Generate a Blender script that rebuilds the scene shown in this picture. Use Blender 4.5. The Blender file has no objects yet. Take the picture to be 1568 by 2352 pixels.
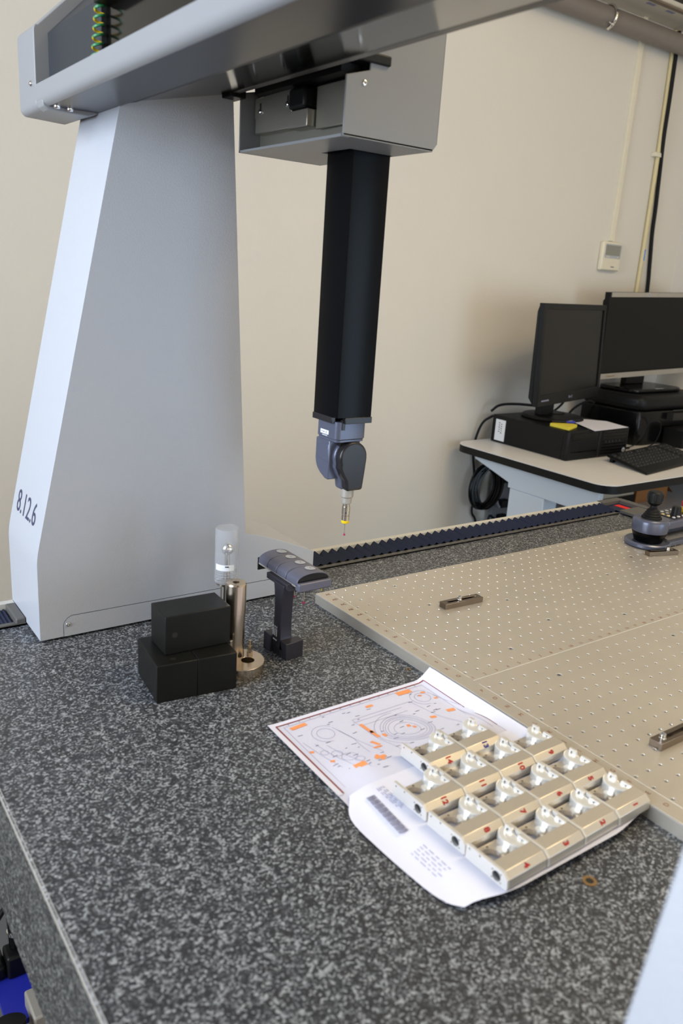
import bpy, math, random
from mathutils import Matrix, Vector
from mathutils.geometry import tessellate_polygon
random.seed(7)
PI = math.pi
S = bpy.context.scene
COL = S.collection

# ------------------------------------------------------------------ camera
cd = bpy.data.cameras.new('camera'); cam = bpy.data.objects.new('camera', cd); COL.objects.link(cam)
cd.sensor_fit = 'VERTICAL'; cd.sensor_height = 23.5; cd.sensor_width = 23.5 * 1568 / 2352
cd.lens = 1835.925 * 23.5 / 2352
cd.clip_start = 0.02; cd.clip_end = 50
R0 = Vector((0.81584571, -0.57478788, 0.06336149)); R1 = Vector((-0.1142705, -0.26765689, -0.95671419)); R2 = Vector((0.56686686, 0.77329082, -0.28404802))
m = Matrix((R0, -R1, -R2)).transposed().to_4x4()
m.translation = (-0.80987842, -1.11182589, 0.58261531)
cam.matrix_world = m
cd.dof.use_dof = True; cd.dof.focus_distance = 1.6; cd.dof.aperture_fstop = 3.6
S.camera = cam

# ------------------------------------------------------------------ world, daylight through the left window, ceiling lamp, added fills, exposure
w = bpy.data.worlds.new('world'); S.world = w; w.use_nodes = True
w.node_tree.nodes['Background'].inputs[0].default_value = (0.70, 0.80, 1.0, 1)
w.node_tree.nodes['Background'].inputs[1].default_value = 0.6

def area(name, loc, direction, sx, sy, power, col, spread=180):
    l = bpy.data.lights.new(name, 'AREA'); l.shape = 'RECTANGLE'; l.size = sx; l.size_y = sy
    l.energy = power; l.color = col; l.spread = math.radians(spread)
    o = bpy.data.objects.new(name, l); COL.objects.link(o); o.location = loc
    o.rotation_euler = Vector(direction).to_track_quat('-Z', 'Z').to_euler()
    return o
# daylight: large window in the left wall (blue sky), warm ceiling lamp; added fills from the front wall and an uplight
area('daylight_left', (-2.52, -0.25, 0.86), (1, 0.0, -0.16), 2.4, 1.4, 52, (0.78, 0.88, 1.0), 115)
area('front_fill', (-0.6, -3.12, 0.7), (0, 1, 0), 2.4, 1.5, 18, (1.0, 0.84, 0.60))  # warm fill added to even out the back wall
area('low_blue_fill', (1.75, -3.12, 0.15), (0, 1, 0), 1.5, 1.8, 30, (0.60, 0.80, 1.0))  # blue fill added to cool the lower back wall
area('ceiling_light_lamp', (0.9, -0.9, 1.985), (0, 0, -1), 1.2, 0.28, 15, (1.0, 0.84, 0.50))
area('uplight_fill', (1.3, -1.3, 1.62), (0.1, 0.25, 1), 1.1, 0.5, 35, (1.0, 0.73, 0.38))  # warm uplight added out of view to brighten the upper room

S.view_settings.view_transform = 'Standard'; S.view_settings.look = 'None'
S.view_settings.exposure = 0.14; S.view_settings.gamma = 1.0; S.view_settings.use_curve_mapping = False
S.cycles.use_denoising = True
S.cycles.max_bounces = 8; S.cycles.diffuse_bounces = 5; S.cycles.glossy_bounces = 5; S.cycles.transmission_bounces = 8
S.cycles.caustics_reflective = False; S.cycles.caustics_refractive = False; S.cycles.sample_clamp_indirect = 4

# ------------------------------------------------------------------ materials
def srgb(r, g, b):
    f = lambda c: (c / 255 / 12.92) if c / 255 <= 0.04045 else ((c / 255 + 0.055) / 1.055) ** 2.4
    return (f(r), f(g), f(b), 1)
def mk(name, col, rough=0.5, metal=0.0, var=0.06, vscale=30, bump=0.0, bscale=200, stretch=None, spec=0.5, coat=0.0):
    mt = bpy.data.materials.new(name); mt.use_nodes = True
    nt = mt.node_tree; b = nt.nodes['Principled BSDF']; L = nt.links.new
    c = srgb(*col)
    b.inputs['Roughness'].default_value = rough; b.inputs['Metallic'].default_value = metal
    b.inputs['Specular IOR Level'].default_value = spec; b.inputs['Coat Weight'].default_value = coat
    tc = nt.nodes.new('ShaderNodeTexCoord'); mp = nt.nodes.new('ShaderNodeMapping'); L(tc.outputs['Object'], mp.inputs[0])
    if stretch: mp.inputs['Scale'].default_value = stretch
    nz = nt.nodes.new('ShaderNodeTexNoise'); nz.inputs['Scale'].default_value = vscale; nz.inputs['Detail'].default_value = 4
    L(mp.outputs[0], nz.inputs['Vector'])
    mx = nt.nodes.new('ShaderNodeMix'); mx.data_type = 'RGBA'
    mx.inputs['A'].default_value = tuple(x * (1 - var) for x in c[:3]) + (1,)
    mx.inputs['B'].default_value = tuple(min(1, x * (1 + var)) for x in c[:3]) + (1,)
    L(nz.outputs['Fac'], mx.inputs['Factor']); L(mx.outputs['Result'], b.inputs['Base Color'])
    if bump:
        n2 = nt.nodes.new('ShaderNodeTexNoise'); n2.inputs['Scale'].default_value = bscale; n2.inputs['Detail'].default_value = 3
        L(mp.outputs[0], n2.inputs['Vector'])
        bp = nt.nodes.new('ShaderNodeBump'); bp.inputs['Strength'].default_value = bump; bp.inputs['Distance'].default_value = 0.002
        L(n2.outputs['Fac'], bp.inputs['Height']); L(bp.outputs[0], b.inputs['Normal'])
    return mt

M = {}
M['wall'] = mk('wall_paint', (219, 213, 203), 0.85, bump=0.35, bscale=70, var=0.02, vscale=3)
M['ceiling'] = mk('ceiling_paint', (222, 218, 210), 0.9)
M['floor'] = mk('floor_vinyl', (96, 96, 98), 0.5, var=0.12, vscale=8)
M['paint'] = mk('light_grey_paint', (182, 185, 193), 0.36, bump=0.22, bscale=420, var=0.015)
M['paint_s'] = mk('smooth_grey_paint', (140, 141, 144), 0.40, var=0.01)
M['anth'] = mk('anthracite_paint', (44, 44, 47), 0.4, spec=0.3)
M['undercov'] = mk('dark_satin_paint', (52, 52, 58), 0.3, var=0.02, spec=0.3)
M['gloss'] = mk('glossy_black_panel', (16, 15, 14), 0.12, var=0.02, spec=0.35)
M['darkpanel'] = mk('charcoal_panel', (50, 52, 56), 0.6, bump=0.1, bscale=500, spec=0.3)
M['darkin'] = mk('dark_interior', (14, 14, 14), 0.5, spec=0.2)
M['quill'] = mk('black_anodised', (7, 7, 9), 0.25, var=0.04, spec=0.1)
M['black'] = mk('black_plastic', (15, 15, 16), 0.45, spec=0.25)
M['blackg'] = mk('black_gloss_plastic', (9, 9, 10), 0.2, spec=0.3)
M['rubber'] = mk('black_rubber', (14, 14, 16), 0.6, spec=0.25)
M['screen'] = mk('dark_screen', (9, 8, 8), 0.3, var=0.02, spec=0.25)
M['silver'] = mk('silver_plastic', (172, 166, 156), 0.38, metal=0.3)
M['steel'] = mk('bare_steel', (190, 182, 170), 0.26, metal=1, var=0.08, vscale=60)
M['steelp'] = mk('brushed_sheet_steel', (176, 172, 160), 0.4, metal=0.85, var=0.05, stretch=(1, 1, 12))
M['zinc'] = mk('zinc_screw', (225, 225, 225), 0.16, metal=1)
M['chrome'] = mk('chrome', (230, 228, 224), 0.08, metal=1)
M['ground'] = mk('ground_steel', (205, 190, 172), 0.22, metal=1, var=0.06, vscale=90)
M['clamp'] = mk('dull_clamp_steel', (128, 116, 104), 0.32, metal=1, var=0.12, vscale=50)
M['blackblock'] = mk('blackened_steel_block', (24, 24, 22), 0.42, metal=0.2, var=0.45, vscale=22, bump=0.1, bscale=120, spec=0.3)
M['headgrey'] = mk('slate_grey_housing', (92, 96, 114), 0.28, var=0.03, spec=0.4, metal=0.3)
M['headdark'] = mk('dark_slate_housing', (44, 42, 44), 0.25, metal=0.25, spec=0.35)
M['rack'] = mk('slate_rack_plastic', (102, 102, 117), 0.38, metal=0.25, var=0.03, spec=0.4)
M['rackd'] = mk('dark_rack_metal', (60, 58, 66), 0.36, metal=0.4, spec=0.4)
M['label'] = mk('white_label', (226, 228, 232), 0.5)
M['disc'] = mk('pale_grey_disc', (176, 178, 184), 0.45)
M['ink'] = mk('dark_ink', (60, 62, 90), 0.6)
M['inkb'] = mk('black_ink', (45, 45, 52), 0.6)
M['inkg'] = mk('grey_print', (140, 140, 164), 0.7)
M['inkl'] = mk('pale_grey_print', (172, 172, 198), 0.7)
M['inkr'] = mk('red_marker', (176, 28, 24), 0.6)
M['inkrd'] = mk('faded_red_marker', (150, 96, 78), 0.6)
M['inkbl'] = mk('blue_marker', (40, 44, 130), 0.6)
M['inkbrown'] = mk('red_brown_print', (140, 62, 66), 0.6)
M['orange'] = mk('orange_highlighter', (250, 160, 100), 0.6)
M['paper'] = mk('white_paper', (230, 230, 246), 0.7, var=0.01)
M['paperb'] = mk('printed_drawing_paper', (216, 216, 234), 0.7, var=0.01)
M['alu'] = mk('milled_aluminium', (226, 218, 206), 0.36, var=0.04, vscale=40, stretch=(1, 14, 1), metal=0.85)
M['aluw'] = mk('satin_aluminium', (226, 222, 216), 0.45, var=0.02, metal=0.55)
M['alup'] = mk('turned_bright_aluminium', (252, 251, 248), 0.25, var=0.03, metal=0.55)
M['bore'] = mk('dark_bore', (52, 54, 58), 0.5, metal=0.5)
M['ruby'] = mk('ruby_ball', (180, 20, 90), 0.08)
M['yellow'] = mk('yellow_plastic', (240, 205, 20), 0.4)
M['red'] = mk('red_plastic', (205, 25, 25), 0.35)
M['redlab'] = mk('red_warning_label', (225, 30, 28), 0.5)
M['bellow'] = mk('navy_black_bellows', (26, 35, 62), 0.42, spec=0.3)
M['railm'] = mk('rail_aluminium', (140, 136, 130), 0.35, metal=0.6)
M['railgrey'] = mk('grey_strip', (92, 90, 88), 0.45)
M['offwhite'] = mk('offwhite_strip', (205, 202, 194), 0.5)
M['desk'] = mk('grey_laminate', (222, 220, 220), 0.4, var=0.02)
M['deskw'] = mk('pale_desk_frame', (205, 214, 224), 0.4, var=0.01)
M['cream'] = mk('cream_plastic', (226, 218, 196), 0.45)
M['creamd'] = mk('yellowed_conduit', (208, 194, 148), 0.35)
M['lcd'] = mk('grey_lcd', (140, 140, 128), 0.3)
M['pipe'] = mk('grey_pipe', (120, 112, 106), 0.5)
M['acw'] = mk('air_conditioner_white', (214, 206, 190), 0.5)
M['acb'] = mk('air_conditioner_brown_strip', (120, 106, 92), 0.5)
M['card'] = mk('cardboard', (150, 98, 50), 0.8)
M['blue'] = mk('blue_plastic', (32, 40, 150), 0.45)
M['bluel'] = mk('blue_tape', (36, 130, 220), 0.5)
M['note'] = mk('yellow_note_paper', (232, 214, 70), 0.7)
M['beige'] = mk('beige_case', (176, 166, 148), 0.5)
M['greyb'] = mk('grey_box', (150, 142, 130), 0.5)
M['grub'] = mk('steel_stand_paint', (110, 112, 118), 0.5)
M['brass'] = mk('brass_insert', (170, 140, 100), 0.35, metal=0.9)
M['slot'] = mk('dark_slot', (30, 27, 24), 0.5)

def granite(name='black_granite', tint=(1, 1, 1), rough=0.42):
    mt = bpy.data.materials.new(name); mt.use_nodes = True
    nt = mt.node_tree; b = nt.nodes['Principled BSDF']; L = nt.links.new
    tc = nt.nodes.new('ShaderNodeTexCoord')
    n0 = nt.nodes.new('ShaderNodeTexNoise'); n0.inputs['Scale'].default_value = 260; n0.inputs['Detail'].default_value = 2
    L(tc.outputs['Object'], n0.inputs['Vector'])
    mxv = nt.nodes.new('ShaderNodeMix'); mxv.data_type = 'VECTOR'; mxv.inputs['Factor'].default_value = 0.0035
    L(tc.outputs['Object'], mxv.inputs['A']); L(n0.outputs['Color'], mxv.inputs['B'])
    v = nt.nodes.new('ShaderNodeTexVoronoi'); v.inputs['Scale'].default_value = 440; v.feature = 'SMOOTH_F1'; v.inputs['Smoothness'].default_value = 0.35
    L(mxv.outputs['Result'], v.inputs['Vector'])
    sp = nt.nodes.new('ShaderNodeSeparateColor'); L(v.outputs['Color'], sp.inputs[0])
    n1 = nt.nodes.new('ShaderNodeTexNoise'); n1.inputs['Scale'].default_value = 95; n1.inputs['Detail'].default_value = 3
    L(tc.outputs['Object'], n1.inputs['Vector'])
    ad = nt.nodes.new('ShaderNodeMath'); ad.operation = 'MULTIPLY_ADD'; ad.inputs[1].default_value = 0.8
    sb = nt.nodes.new('ShaderNodeMath'); sb.operation = 'SUBTRACT'; sb.inputs[1].default_value = 0.5
    L(n1.outputs['Fac'], sb.inputs[0]); L(sb.outputs[0], ad.inputs[0]); L(sp.outputs[0], ad.inputs[2])
    r = nt.nodes.new('ShaderNodeValToRGB'); cr = r.color_ramp
    cr.elements[0].position = 0.30; cr.elements[0].color = srgb(50, 51, 55)
    cr.elements[1].position = 1.0; cr.elements[1].color = srgb(160, 164, 168)
    e = cr.elements.new(0.60); e.color = srgb(82, 84, 89)
    for e_ in cr.elements: e_.color = tuple(c_ * t_ for c_, t_ in zip(e_.color[:3], tint)) + (1,)
    L(ad.outputs[0], r.inputs[0]); L(r.outputs[0], b.inputs['Base Color'])
    b.inputs['Roughness'].default_value = rough; b.inputs['Specular IOR Level'].default_value = 0.4
    return mt
M['granite'] = granite()
M['graniteside'] = granite('dull_shaded_granite_side', (0.62, 0.57, 0.47), 0.7)  # duller, browner stone, with shade on the side painted into the tint
M['chamfer'] = mk('pale_stone_edge', (150, 144, 134), 0.6, var=0.3, vscale=200)

def plate_mat():
    mt = mk('milled_plate', (210, 202, 190), 0.28, metal=0.66, var=0.05, vscale=14)
    nt = mt.node_tree; b = nt.nodes['Principled BSDF']; L = nt.links.new
    tc = nt.nodes.new('ShaderNodeTexCoord'); mp = nt.nodes.new('ShaderNodeMapping'); mp.inputs['Scale'].default_value = (1, 40, 1)
    L(tc.outputs['Object'], mp.inputs[0])
    n = nt.nodes.new('ShaderNodeTexNoise'); n.inputs['Scale'].default_value = 30; n.inputs['Detail'].default_value = 6; L(mp.outputs[0], n.inputs['Vector'])
    n2 = nt.nodes.new('ShaderNodeTexNoise'); n2.inputs['Scale'].default_value = 6; n2.inputs['Detail'].default_value = 5; L(tc.outputs['Object'], n2.inputs['Vector'])
    a = nt.nodes.new('ShaderNodeMath'); a.operation = 'MULTIPLY_ADD'; a.inputs[1].default_value = 0.16; a.inputs[2].default_value = 0.20; L(n.outputs['Fac'], a.inputs[0])
    a2 = nt.nodes.new('ShaderNodeMath'); a2.operation = 'MULTIPLY_ADD'; a2.inputs[1].default_value = 0.18; L(n2.outputs['Fac'], a2.inputs[0]); L(a.outputs[0], a2.inputs[2])
    L(a2.outputs[0], b.inputs['Roughness'])
    return mt
M['plate'] = plate_mat()

def clear_plastic():
    mt = bpy.data.materials.new('clear_frosted_plastic'); mt.use_nodes = True
    b = mt.node_tree.nodes['Principled BSDF']
    b.inputs['Base Color'].default_value = (0.93, 0.95, 1, 1); b.inputs['Roughness'].default_value = 0.14
    b.inputs['Transmission Weight'].default_value = 0.7; b.inputs['IOR'].default_value = 1.14; b.inputs['Alpha'].default_value = 0.42
    return mt
M['clear'] = clear_plastic()

# ------------------------------------------------------------------ mesh helpers
class G:
    """collects primitives into one mesh"""
    def __init__(s): s.v = []; s.f = []; s.sm = []; s.M = Matrix.Identity(4)
    def add(s, vs, fs, smooth=False):
        k = len(s.v); s.v += [s.M @ Vector(p) for p in vs]
        for f in fs: s.f.append([i + k for i in f]); s.sm.append(smooth)
        return s
    def box(s, x0, x1, y0, y1, z0, z1):
        return s.add([(x0, y0, z0), (x1, y0, z0), (x1, y1, z0), (x0, y1, z0), (x0, y0, z1), (x1, y0, z1), (x1, y1, z1), (x0, y1, z1)],
                     [(0, 3, 2, 1), (4, 5, 6, 7), (0, 1, 5, 4), (1, 2, 6, 5), (2, 3, 7, 6), (3, 0, 4, 7)])
    @staticmethod
    def put(axis, p, t):
        return (t, p[0], p[1]) if axis == 'x' else (p[0], t, p[1]) if axis == 'y' else (p[0], p[1], t)
    def prism(s, poly, axis, a, b, holes=(), smooth=False):
        loops = [list(poly)] + [list(h) for h in holes]
        flat = [p for l in loops for p in l]; n = len(flat)
        vs = [s.put(axis, p, a) for p in flat] + [s.put(axis, p, b) for p in flat]
        fs = []
        if holes:
            for t in tessellate_polygon([[Vector((p[0], p[1], 0)) for p in l] for l in loops]):
                fs.append(tuple(t)); fs.append(tuple(i + n for i in reversed(t)))
        else:
            fs.append(tuple(range(n))); fs.append(tuple(range(2 * n - 1, n - 1, -1)))
        sides = []; k = 0
        for l in loops:
            for i in range(len(l)):
                j = (i + 1) % len(l); sides.append((k + i, k + j, k + j + n, k + i + n))
            k += len(l)
        kk = len(s.v); s.v += [s.M @ Vector(p) for p in vs]
        for f in fs: s.f.append([i + kk for i in f]); s.sm.append(False)
        for f in sides: s.f.append([i + kk for i in f]); s.sm.append(True)
        return s
    def cyl(s, p0, p1, r0, r1=None, n=20, cap=True):
        p0 = Vector(p0); p1 = Vector(p1); r1 = r0 if r1 is None else r1
        d = (p1 - p0).normalized(); u = d.orthogonal().normalized(); w_ = d.cross(u)
        vs = []
        for p, r in ((p0, r0), (p1, r1)):
            vs += [p + (u * math.cos(2 * PI * i / n) + w_ * math.sin(2 * PI * i / n)) * r for i in range(n)]
        s.add(vs, [(i, (i + 1) % n, (i + 1) % n + n, i + n) for i in range(n)], True)
        if cap: s.add(vs[:n], [tuple(range(n - 1, -1, -1))]); s.add(vs[n:], [tuple(range(n))])
        return s
    def lathe(s, prof, c=(0, 0, 0), n=28, a0=0, a1=2 * PI):
        full = abs(a1 - a0 - 2 * PI) < 1e-6; k = n if full else n + 1; vs = []
        for r, z in prof:
            vs += [(c[0] + r * math.cos(a0 + (a1 - a0) * i / n), c[1] + r * math.sin(a0 + (a1 - a0) * i / n), c[2] + z) for i in range(k)]
        fs = []
        for j in range(len(prof) - 1):
            for i in range(n):
                i2 = (i + 1) % k; fs.append((j * k + i, j * k + i2, (j + 1) * k + i2, (j + 1) * k + i))
        return s.add(vs, fs, True)
    def ball(s, c, r, n=20, m_=12):
        return s.lathe([(r * math.sin(PI * i / m_) + 1e-6, -r * math.cos(PI * i / m_)) for i in range(m_ + 1)], c, n)
    def tube(s, pts, r, n=8, cap=True):
        pts = [Vector(p) for p in pts]; vs = []; u = None
        for i, p in enumerate(pts):
            d = (pts[min(i + 1, len(pts) - 1)] - pts[max(i - 1, 0)]).normalized()
            u = d.orthogonal().normalized() if u is None else (u - d * u.dot(d)).normalized()
            w_ = d.cross(u)
            vs += [p + (u * math.cos(2 * PI * k / n) + w_ * math.sin(2 * PI * k / n)) * r for k in range(n)]
        fs = [(i * n + k, i * n + (k + 1) % n, (i + 1) * n + (k + 1) % n, (i + 1) * n + k) for i in range(len(pts) - 1) for k in range(n)]
        s.add(vs, fs, True)
        if cap: s.add(vs[:n], [tuple(range(n - 1, -1, -1))]); s.add(vs[-n:], [tuple(range(n))])
        return s
    def grid(s, fn, nu, nv, smooth=True):
        vs = [fn(i / nu, j / nv) for j in range(nv + 1) for i in range(nu + 1)]
        return s.add(vs, [(j * (nu + 1) + i, j * (nu + 1) + i + 1, (j + 1) * (nu + 1) + i + 1, (j + 1) * (nu + 1) + i) for j in range(nv) for i in range(nu)], smooth)

def spline(pts, k=8):
    """Catmull-Rom through pts"""
    P = [Vector(p) for p in pts]; P = [2 * P[0] - P[1]] + P + [2 * P[-1] - P[-2]]; out = []
    for i in range(1, len(P) - 2):
        a, b, c, d = P[i - 1:i + 3]
        for j in range(k):
            t = j / k
            out.append(0.5 * ((2 * b) + (c - a) * t + (2 * a - 5 * b + 4 * c - d) * t * t + (3 * b - a - 3 * c + d) * t ** 3))
    return out + [P[-2]]
def circ(cx, cy, r, n=20, a0=0.0): return [(cx + r * math.cos(a0 + 2 * PI * i / n), cy + r * math.sin(a0 + 2 * PI * i / n)) for i in range(n)]
def rrect(x0, x1, y0, y1, r, n=5):
    o = []
    for cx, cy, a in ((x1 - r, y1 - r, 0), (x0 + r, y1 - r, PI / 2), (x0 + r, y0 + r, PI), (x1 - r, y0 + r, 1.5 * PI)):
        o += [(cx + r * math.cos(a + PI / 2 * i / n), cy + r * math.sin(a + PI / 2 * i / n)) for i in range(n + 1)]
    return o

WM = {}
def tag(o, label=None, cat=None, group=None, kind=None):
    if label: o['label'] = label
    if cat: o['category'] = cat
    if group: o['group'] = group
    if kind: o['kind'] = kind
    return o
def thing(name, label, cat, loc=(0, 0, 0), rz=0.0, group=None):
    o = bpy.data.objects.new(name, None); COL.objects.link(o); o.empty_display_size = 0.02
    o.location = loc; o.rotation_euler = (0, 0, rz); tag(o, label, cat, group)
    WM[o.name] = Matrix.Translation(loc) @ Matrix.Rotation(rz, 4, 'Z')
    return o
def obj(name, g, mat, parent=None, bev=0.0, label=None, local=False, seg=2, loc=None, rz=0.0):
    """link one mesh object; world coordinates unless local; loc gives a top-level mesh its own origin"""
    me = bpy.data.meshes.new(name)
    T = Matrix.Identity(4); Mw = Matrix.Identity(4)
    if parent is not None:
        Mw = WM[parent.name]
        if not local: T = Mw.inverted()
    elif loc is not None:
        Mw = Matrix.Translation(loc) @ Matrix.Rotation(rz, 4, 'Z')
        if not local: T = Mw.inverted()
    me.from_pydata([tuple(T @ v) for v in g.v], [], g.f); me.update()
    me.polygons.foreach_set('use_smooth', [True] * len(me.polygons))
    me.validate()
    import bmesh
    bm = bmesh.new(); bm.from_mesh(me); bmesh.ops.recalc_face_normals(bm, faces=bm.faces); bm.to_mesh(me); bm.free()
    me.set_sharp_from_angle(angle=math.radians(26))
    me.materials.append(M[mat] if isinstance(mat, str) else mat)
    o = bpy.data.objects.new(name, me); COL.objects.link(o)
    if parent is not None: o.parent = parent
    elif loc is not None: o.location = loc; o.rotation_euler = (0, 0, rz)
    WM[o.name] = Mw
    if bev:
        b = o.modifiers.new('bevel', 'BEVEL'); b.width = bev; b.segments = seg; b.limit_method = 'ANGLE'; b.angle_limit = math.radians(38)
        b.harden_normals = False
    if label: o['label'] = label
    return o
def struct(name, g, mat, parent=None, bev=0.0):
    o = obj(name, g, mat, parent, bev); o['kind'] = 'structure'; return o
def text(name, body, size, mat, parent, Mx, align='CENTER', xs=1.0, ext=0.00012, label=None, bold=0.0):
    """lettering as a thin mesh; Mx places its x-y plane in the world"""
    c = bpy.data.curves.new('lettering', 'FONT'); c.body = body; c.size = size; c.align_x = align; c.align_y = 'CENTER'; c.extrude = ext; c.offset = bold; c.resolution_u = 3
    t = bpy.data.objects.new('lettering', c); COL.objects.link(t)
    dg = bpy.context.evaluated_depsgraph_get(); dg.update()
    me = bpy.data.meshes.new_from_object(t.evaluated_get(dg))
    COL.objects.unlink(t); bpy.data.objects.remove(t); bpy.data.curves.remove(c)
    g = G(); g.M = Mx @ Matrix.Diagonal((xs, 1, 1, 1)); g.add([v.co for v in me.vertices], [tuple(p.vertices) for p in me.polygons])
    bpy.data.meshes.remove(me)
    return g if name is None else obj(name, g, mat, parent, label=label)
def frame(o, x, y):
    """matrix with origin o, x axis x, y axis y"""
    x = Vector(x).normalized(); y = Vector(y); y = (y - x * y.dot(x)).normalized(); z = x.cross(y)
    mm = Matrix((x, y, z)).transposed().to_4x4(); mm.translation = o; return mm
def dup(root, loc, rz, label=None, group=None):
    def cp(o, par):
        c = o.copy(); COL.objects.link(c); c.parent = par; WM[c.name] = Matrix.Identity(4)
        for ch in list(o.children): cp(ch, c)
        return c
    r = cp(root, None); r.location = loc; r.rotation_euler = (0, 0, rz)
    WM[r.name] = Matrix.Translation(loc) @ Matrix.Rotation(rz, 4, 'Z')
    if label: r['label'] = label
    if group: r['group'] = group
    return r
def screw(g, c, n, r=0.004, h=0.0025):
    """dome head with hex socket rim, axis n"""
    n = Vector(n).normalized(); q = n.to_track_quat('Z', 'Y').to_matrix().to_4x4(); q.translation = c
    keep = g.M.copy(); g.M = g.M @ q
    g.lathe([(r, -0.0005), (r, h * 0.35), (r * 0.86, h * 0.75), (r * 0.6, h), (r * 0.42, h), (r * 0.40, h * 0.3), (1e-5, h * 0.3)], (0, 0, 0), 14); g.M = keep
    return g

# ================================================================== ROOM
FZ, CZ = -0.80, 2.0
WX0, WX1, WY0, WY1 = -2.6, 2.885, -3.2, 1.30
struct('floor', G().box(WX0 - .1, WX1 + .1, WY0 - .1, WY1 + .1, FZ - .1, FZ), 'floor')
struct('ceiling', G().box(WX0 - .1, WX1 + .1, WY0 - .1, WY1 + .1, CZ, CZ + .1), 'ceiling')
struct('wall_back', G().box(WX0 - .1, WX1 + .1, WY1, WY1 + .1, FZ, CZ), 'wall')
struct('wall_right', G().box(WX1, WX1 + .1, WY0, WY1, FZ, CZ), 'wall')
struct('wall_front', G().prism([(WX0 - .1, FZ), (WX1 + .1, FZ), (WX1 + .1, CZ), (WX0 - .1, CZ)], 'y', WY0 - .1, WY0, holes=[[(-1.8, -0.05), (0.6, -0.05), (0.6, 1.45), (-1.8, 1.45)], [(1.0, -0.75), (2.5, -0.75), (2.5, 1.05), (1.0, 1.05)]]), 'wall')
wf2 = G()
for x in (-1.8, -0.62, 0.56): wf2.box(x, x + .04, WY0 - .07, WY0 - .03, -0.05, 1.45)
for z in (-0.05, 1.41): wf2.box(-1.8, 0.6, WY0 - .07, WY0 - .03, z, z + .04)
struct('added_window', wf2, 'offwhite')  # unseen window added around the front fill
df = G()
for x in (1.0, 1.73, 2.46): df.box(x, x + .04, WY0 - .07, WY0 - .03, -0.75, 1.05)
for z in (-0.75, 1.01): df.box(1.0, 2.5, WY0 - .07, WY0 - .03, z, z + .04)
struct('added_door', df, 'offwhite')  # unseen glass door added to carry the low blue fill
struct('wall_left', G().prism([(WY0, FZ), (WY1, FZ), (WY1, CZ), (WY0, CZ)], 'x', WX0 - .1, WX0, holes=[[(-1.47, 0.14), (0.97, 0.14), (0.97, 1.58), (-1.47, 1.58)]]), 'wall')
wf = G()
for y in (-1.47, -0.67, 0.13, 0.93): wf.box(WX0 - .07, WX0 - .03, y, y + .04, 0.14, 1.58)
for z in (0.14, 1.54): wf.box(WX0 - .07, WX0 - .03, -1.47, 0.97, z, z + .04)
struct('window_1', wf, 'offwhite')
struct('baseboard_back', G().box(WX0, WX1, WY1 - .012, WY1, FZ, FZ + .07), 'anth')

# ceiling lamp (out of frame) that carries the lamp light
t = thing('ceiling_light', 'long white ceiling light fixture above the measuring table', 'lamp', (0.9, -0.9, CZ))
obj('housing', G().box(0.26, 1.54, -1.08, -1.05, 1.95, 2.0).box(0.26, 1.54, -0.75, -0.72, 1.95, 2.0).box(0.26, 0.29, -1.05, -0.75, 1.95, 2.0).box(1.51, 1.54, -1.05, -0.75, 1.95, 2.0), 'acw', t)

t = thing('added_uplight', 'added uplight housing hanging unseen below the ceiling', 'lamp', (1.3, -1.3, CZ))
obj('shade', G().box(0.74, 1.86, -1.57, -1.04, 1.575, 1.60), 'acw', t, bev=0.003)  # housing made up for the added uplight
for x in (0.9, 1.7): obj('rod', G().cyl((x, -1.3, 1.60), (x, -1.3, CZ), 0.004, n=8), 'zinc', t)

# ================================================================== GRANITE TABLE
t = thing('granite_table', 'speckled black granite surface table carrying the measuring machine', 'table', (0.3, -0.4, FZ))
slab = obj('granite_slab', G().box(-0.65, 1.22, -1.03, 0.262, -0.177, 0.0), 'granite', t, bev=0.003)
obj('side_face', G().box(-0.6512, -0.650, -1.03, 0.262, -0.177, -0.0035), 'graniteside', t, label='dull brownish side of the slab, darkened for shade')
obj('edge_chamfer', G().prism([(-0.6512, -0.0036), (-0.6476, 0.0002), (-0.6476, -0.0036)], 'y', -1.03, 0.262), 'chamfer', t, label='pale chipped edge')
gi = G().lathe([(0.0075, 0.0), (0.0075, 0.0006), (0.0042, 0.0006), (0.0040, -0.0001)], (-0.177, -0.723, 0.0001), 22)
obj('threaded_insert', gi, 'brass', t, label='brass threaded insert with a dark hole')
obj('insert_hole', G().lathe([(0.0041, 0.0003), (1e-5, 0.0003)], (-0.177, -0.723, 0.0001), 16), 'slot', t)
g = G().lathe([(0.0042, 0.0), (0.0042, 0.0005), (0.0022, 0.0005)], (-0.046, -0.273, 0.0001), 16)
obj('threaded_insert', g, 'brass', t); obj('insert_hole', G().lathe([(0.0023, 0.0003), (1e-5, 0.0003)], (-0.046, -0.273, 0.0001), 12), 'slot', t)
for x0, x1, y0, y1 in ((-0.545, -0.44, -0.16, 0.0), (0.9, 1.0, -0.16, 0.0), (0.2, 0.3, -0.98, -0.88)):
    obj('stand_post', G().box(x0, x1, y0, y1, FZ, -0.20), 'grub', t, bev=0.004)
obj('stand_beam', G().box(-0.54, 1.1, -0.14, -0.02, -0.25, -0.177).box(0.2, 0.3, -0.98, -0.1, -0.25, -0.177), 'grub', t)

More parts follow.
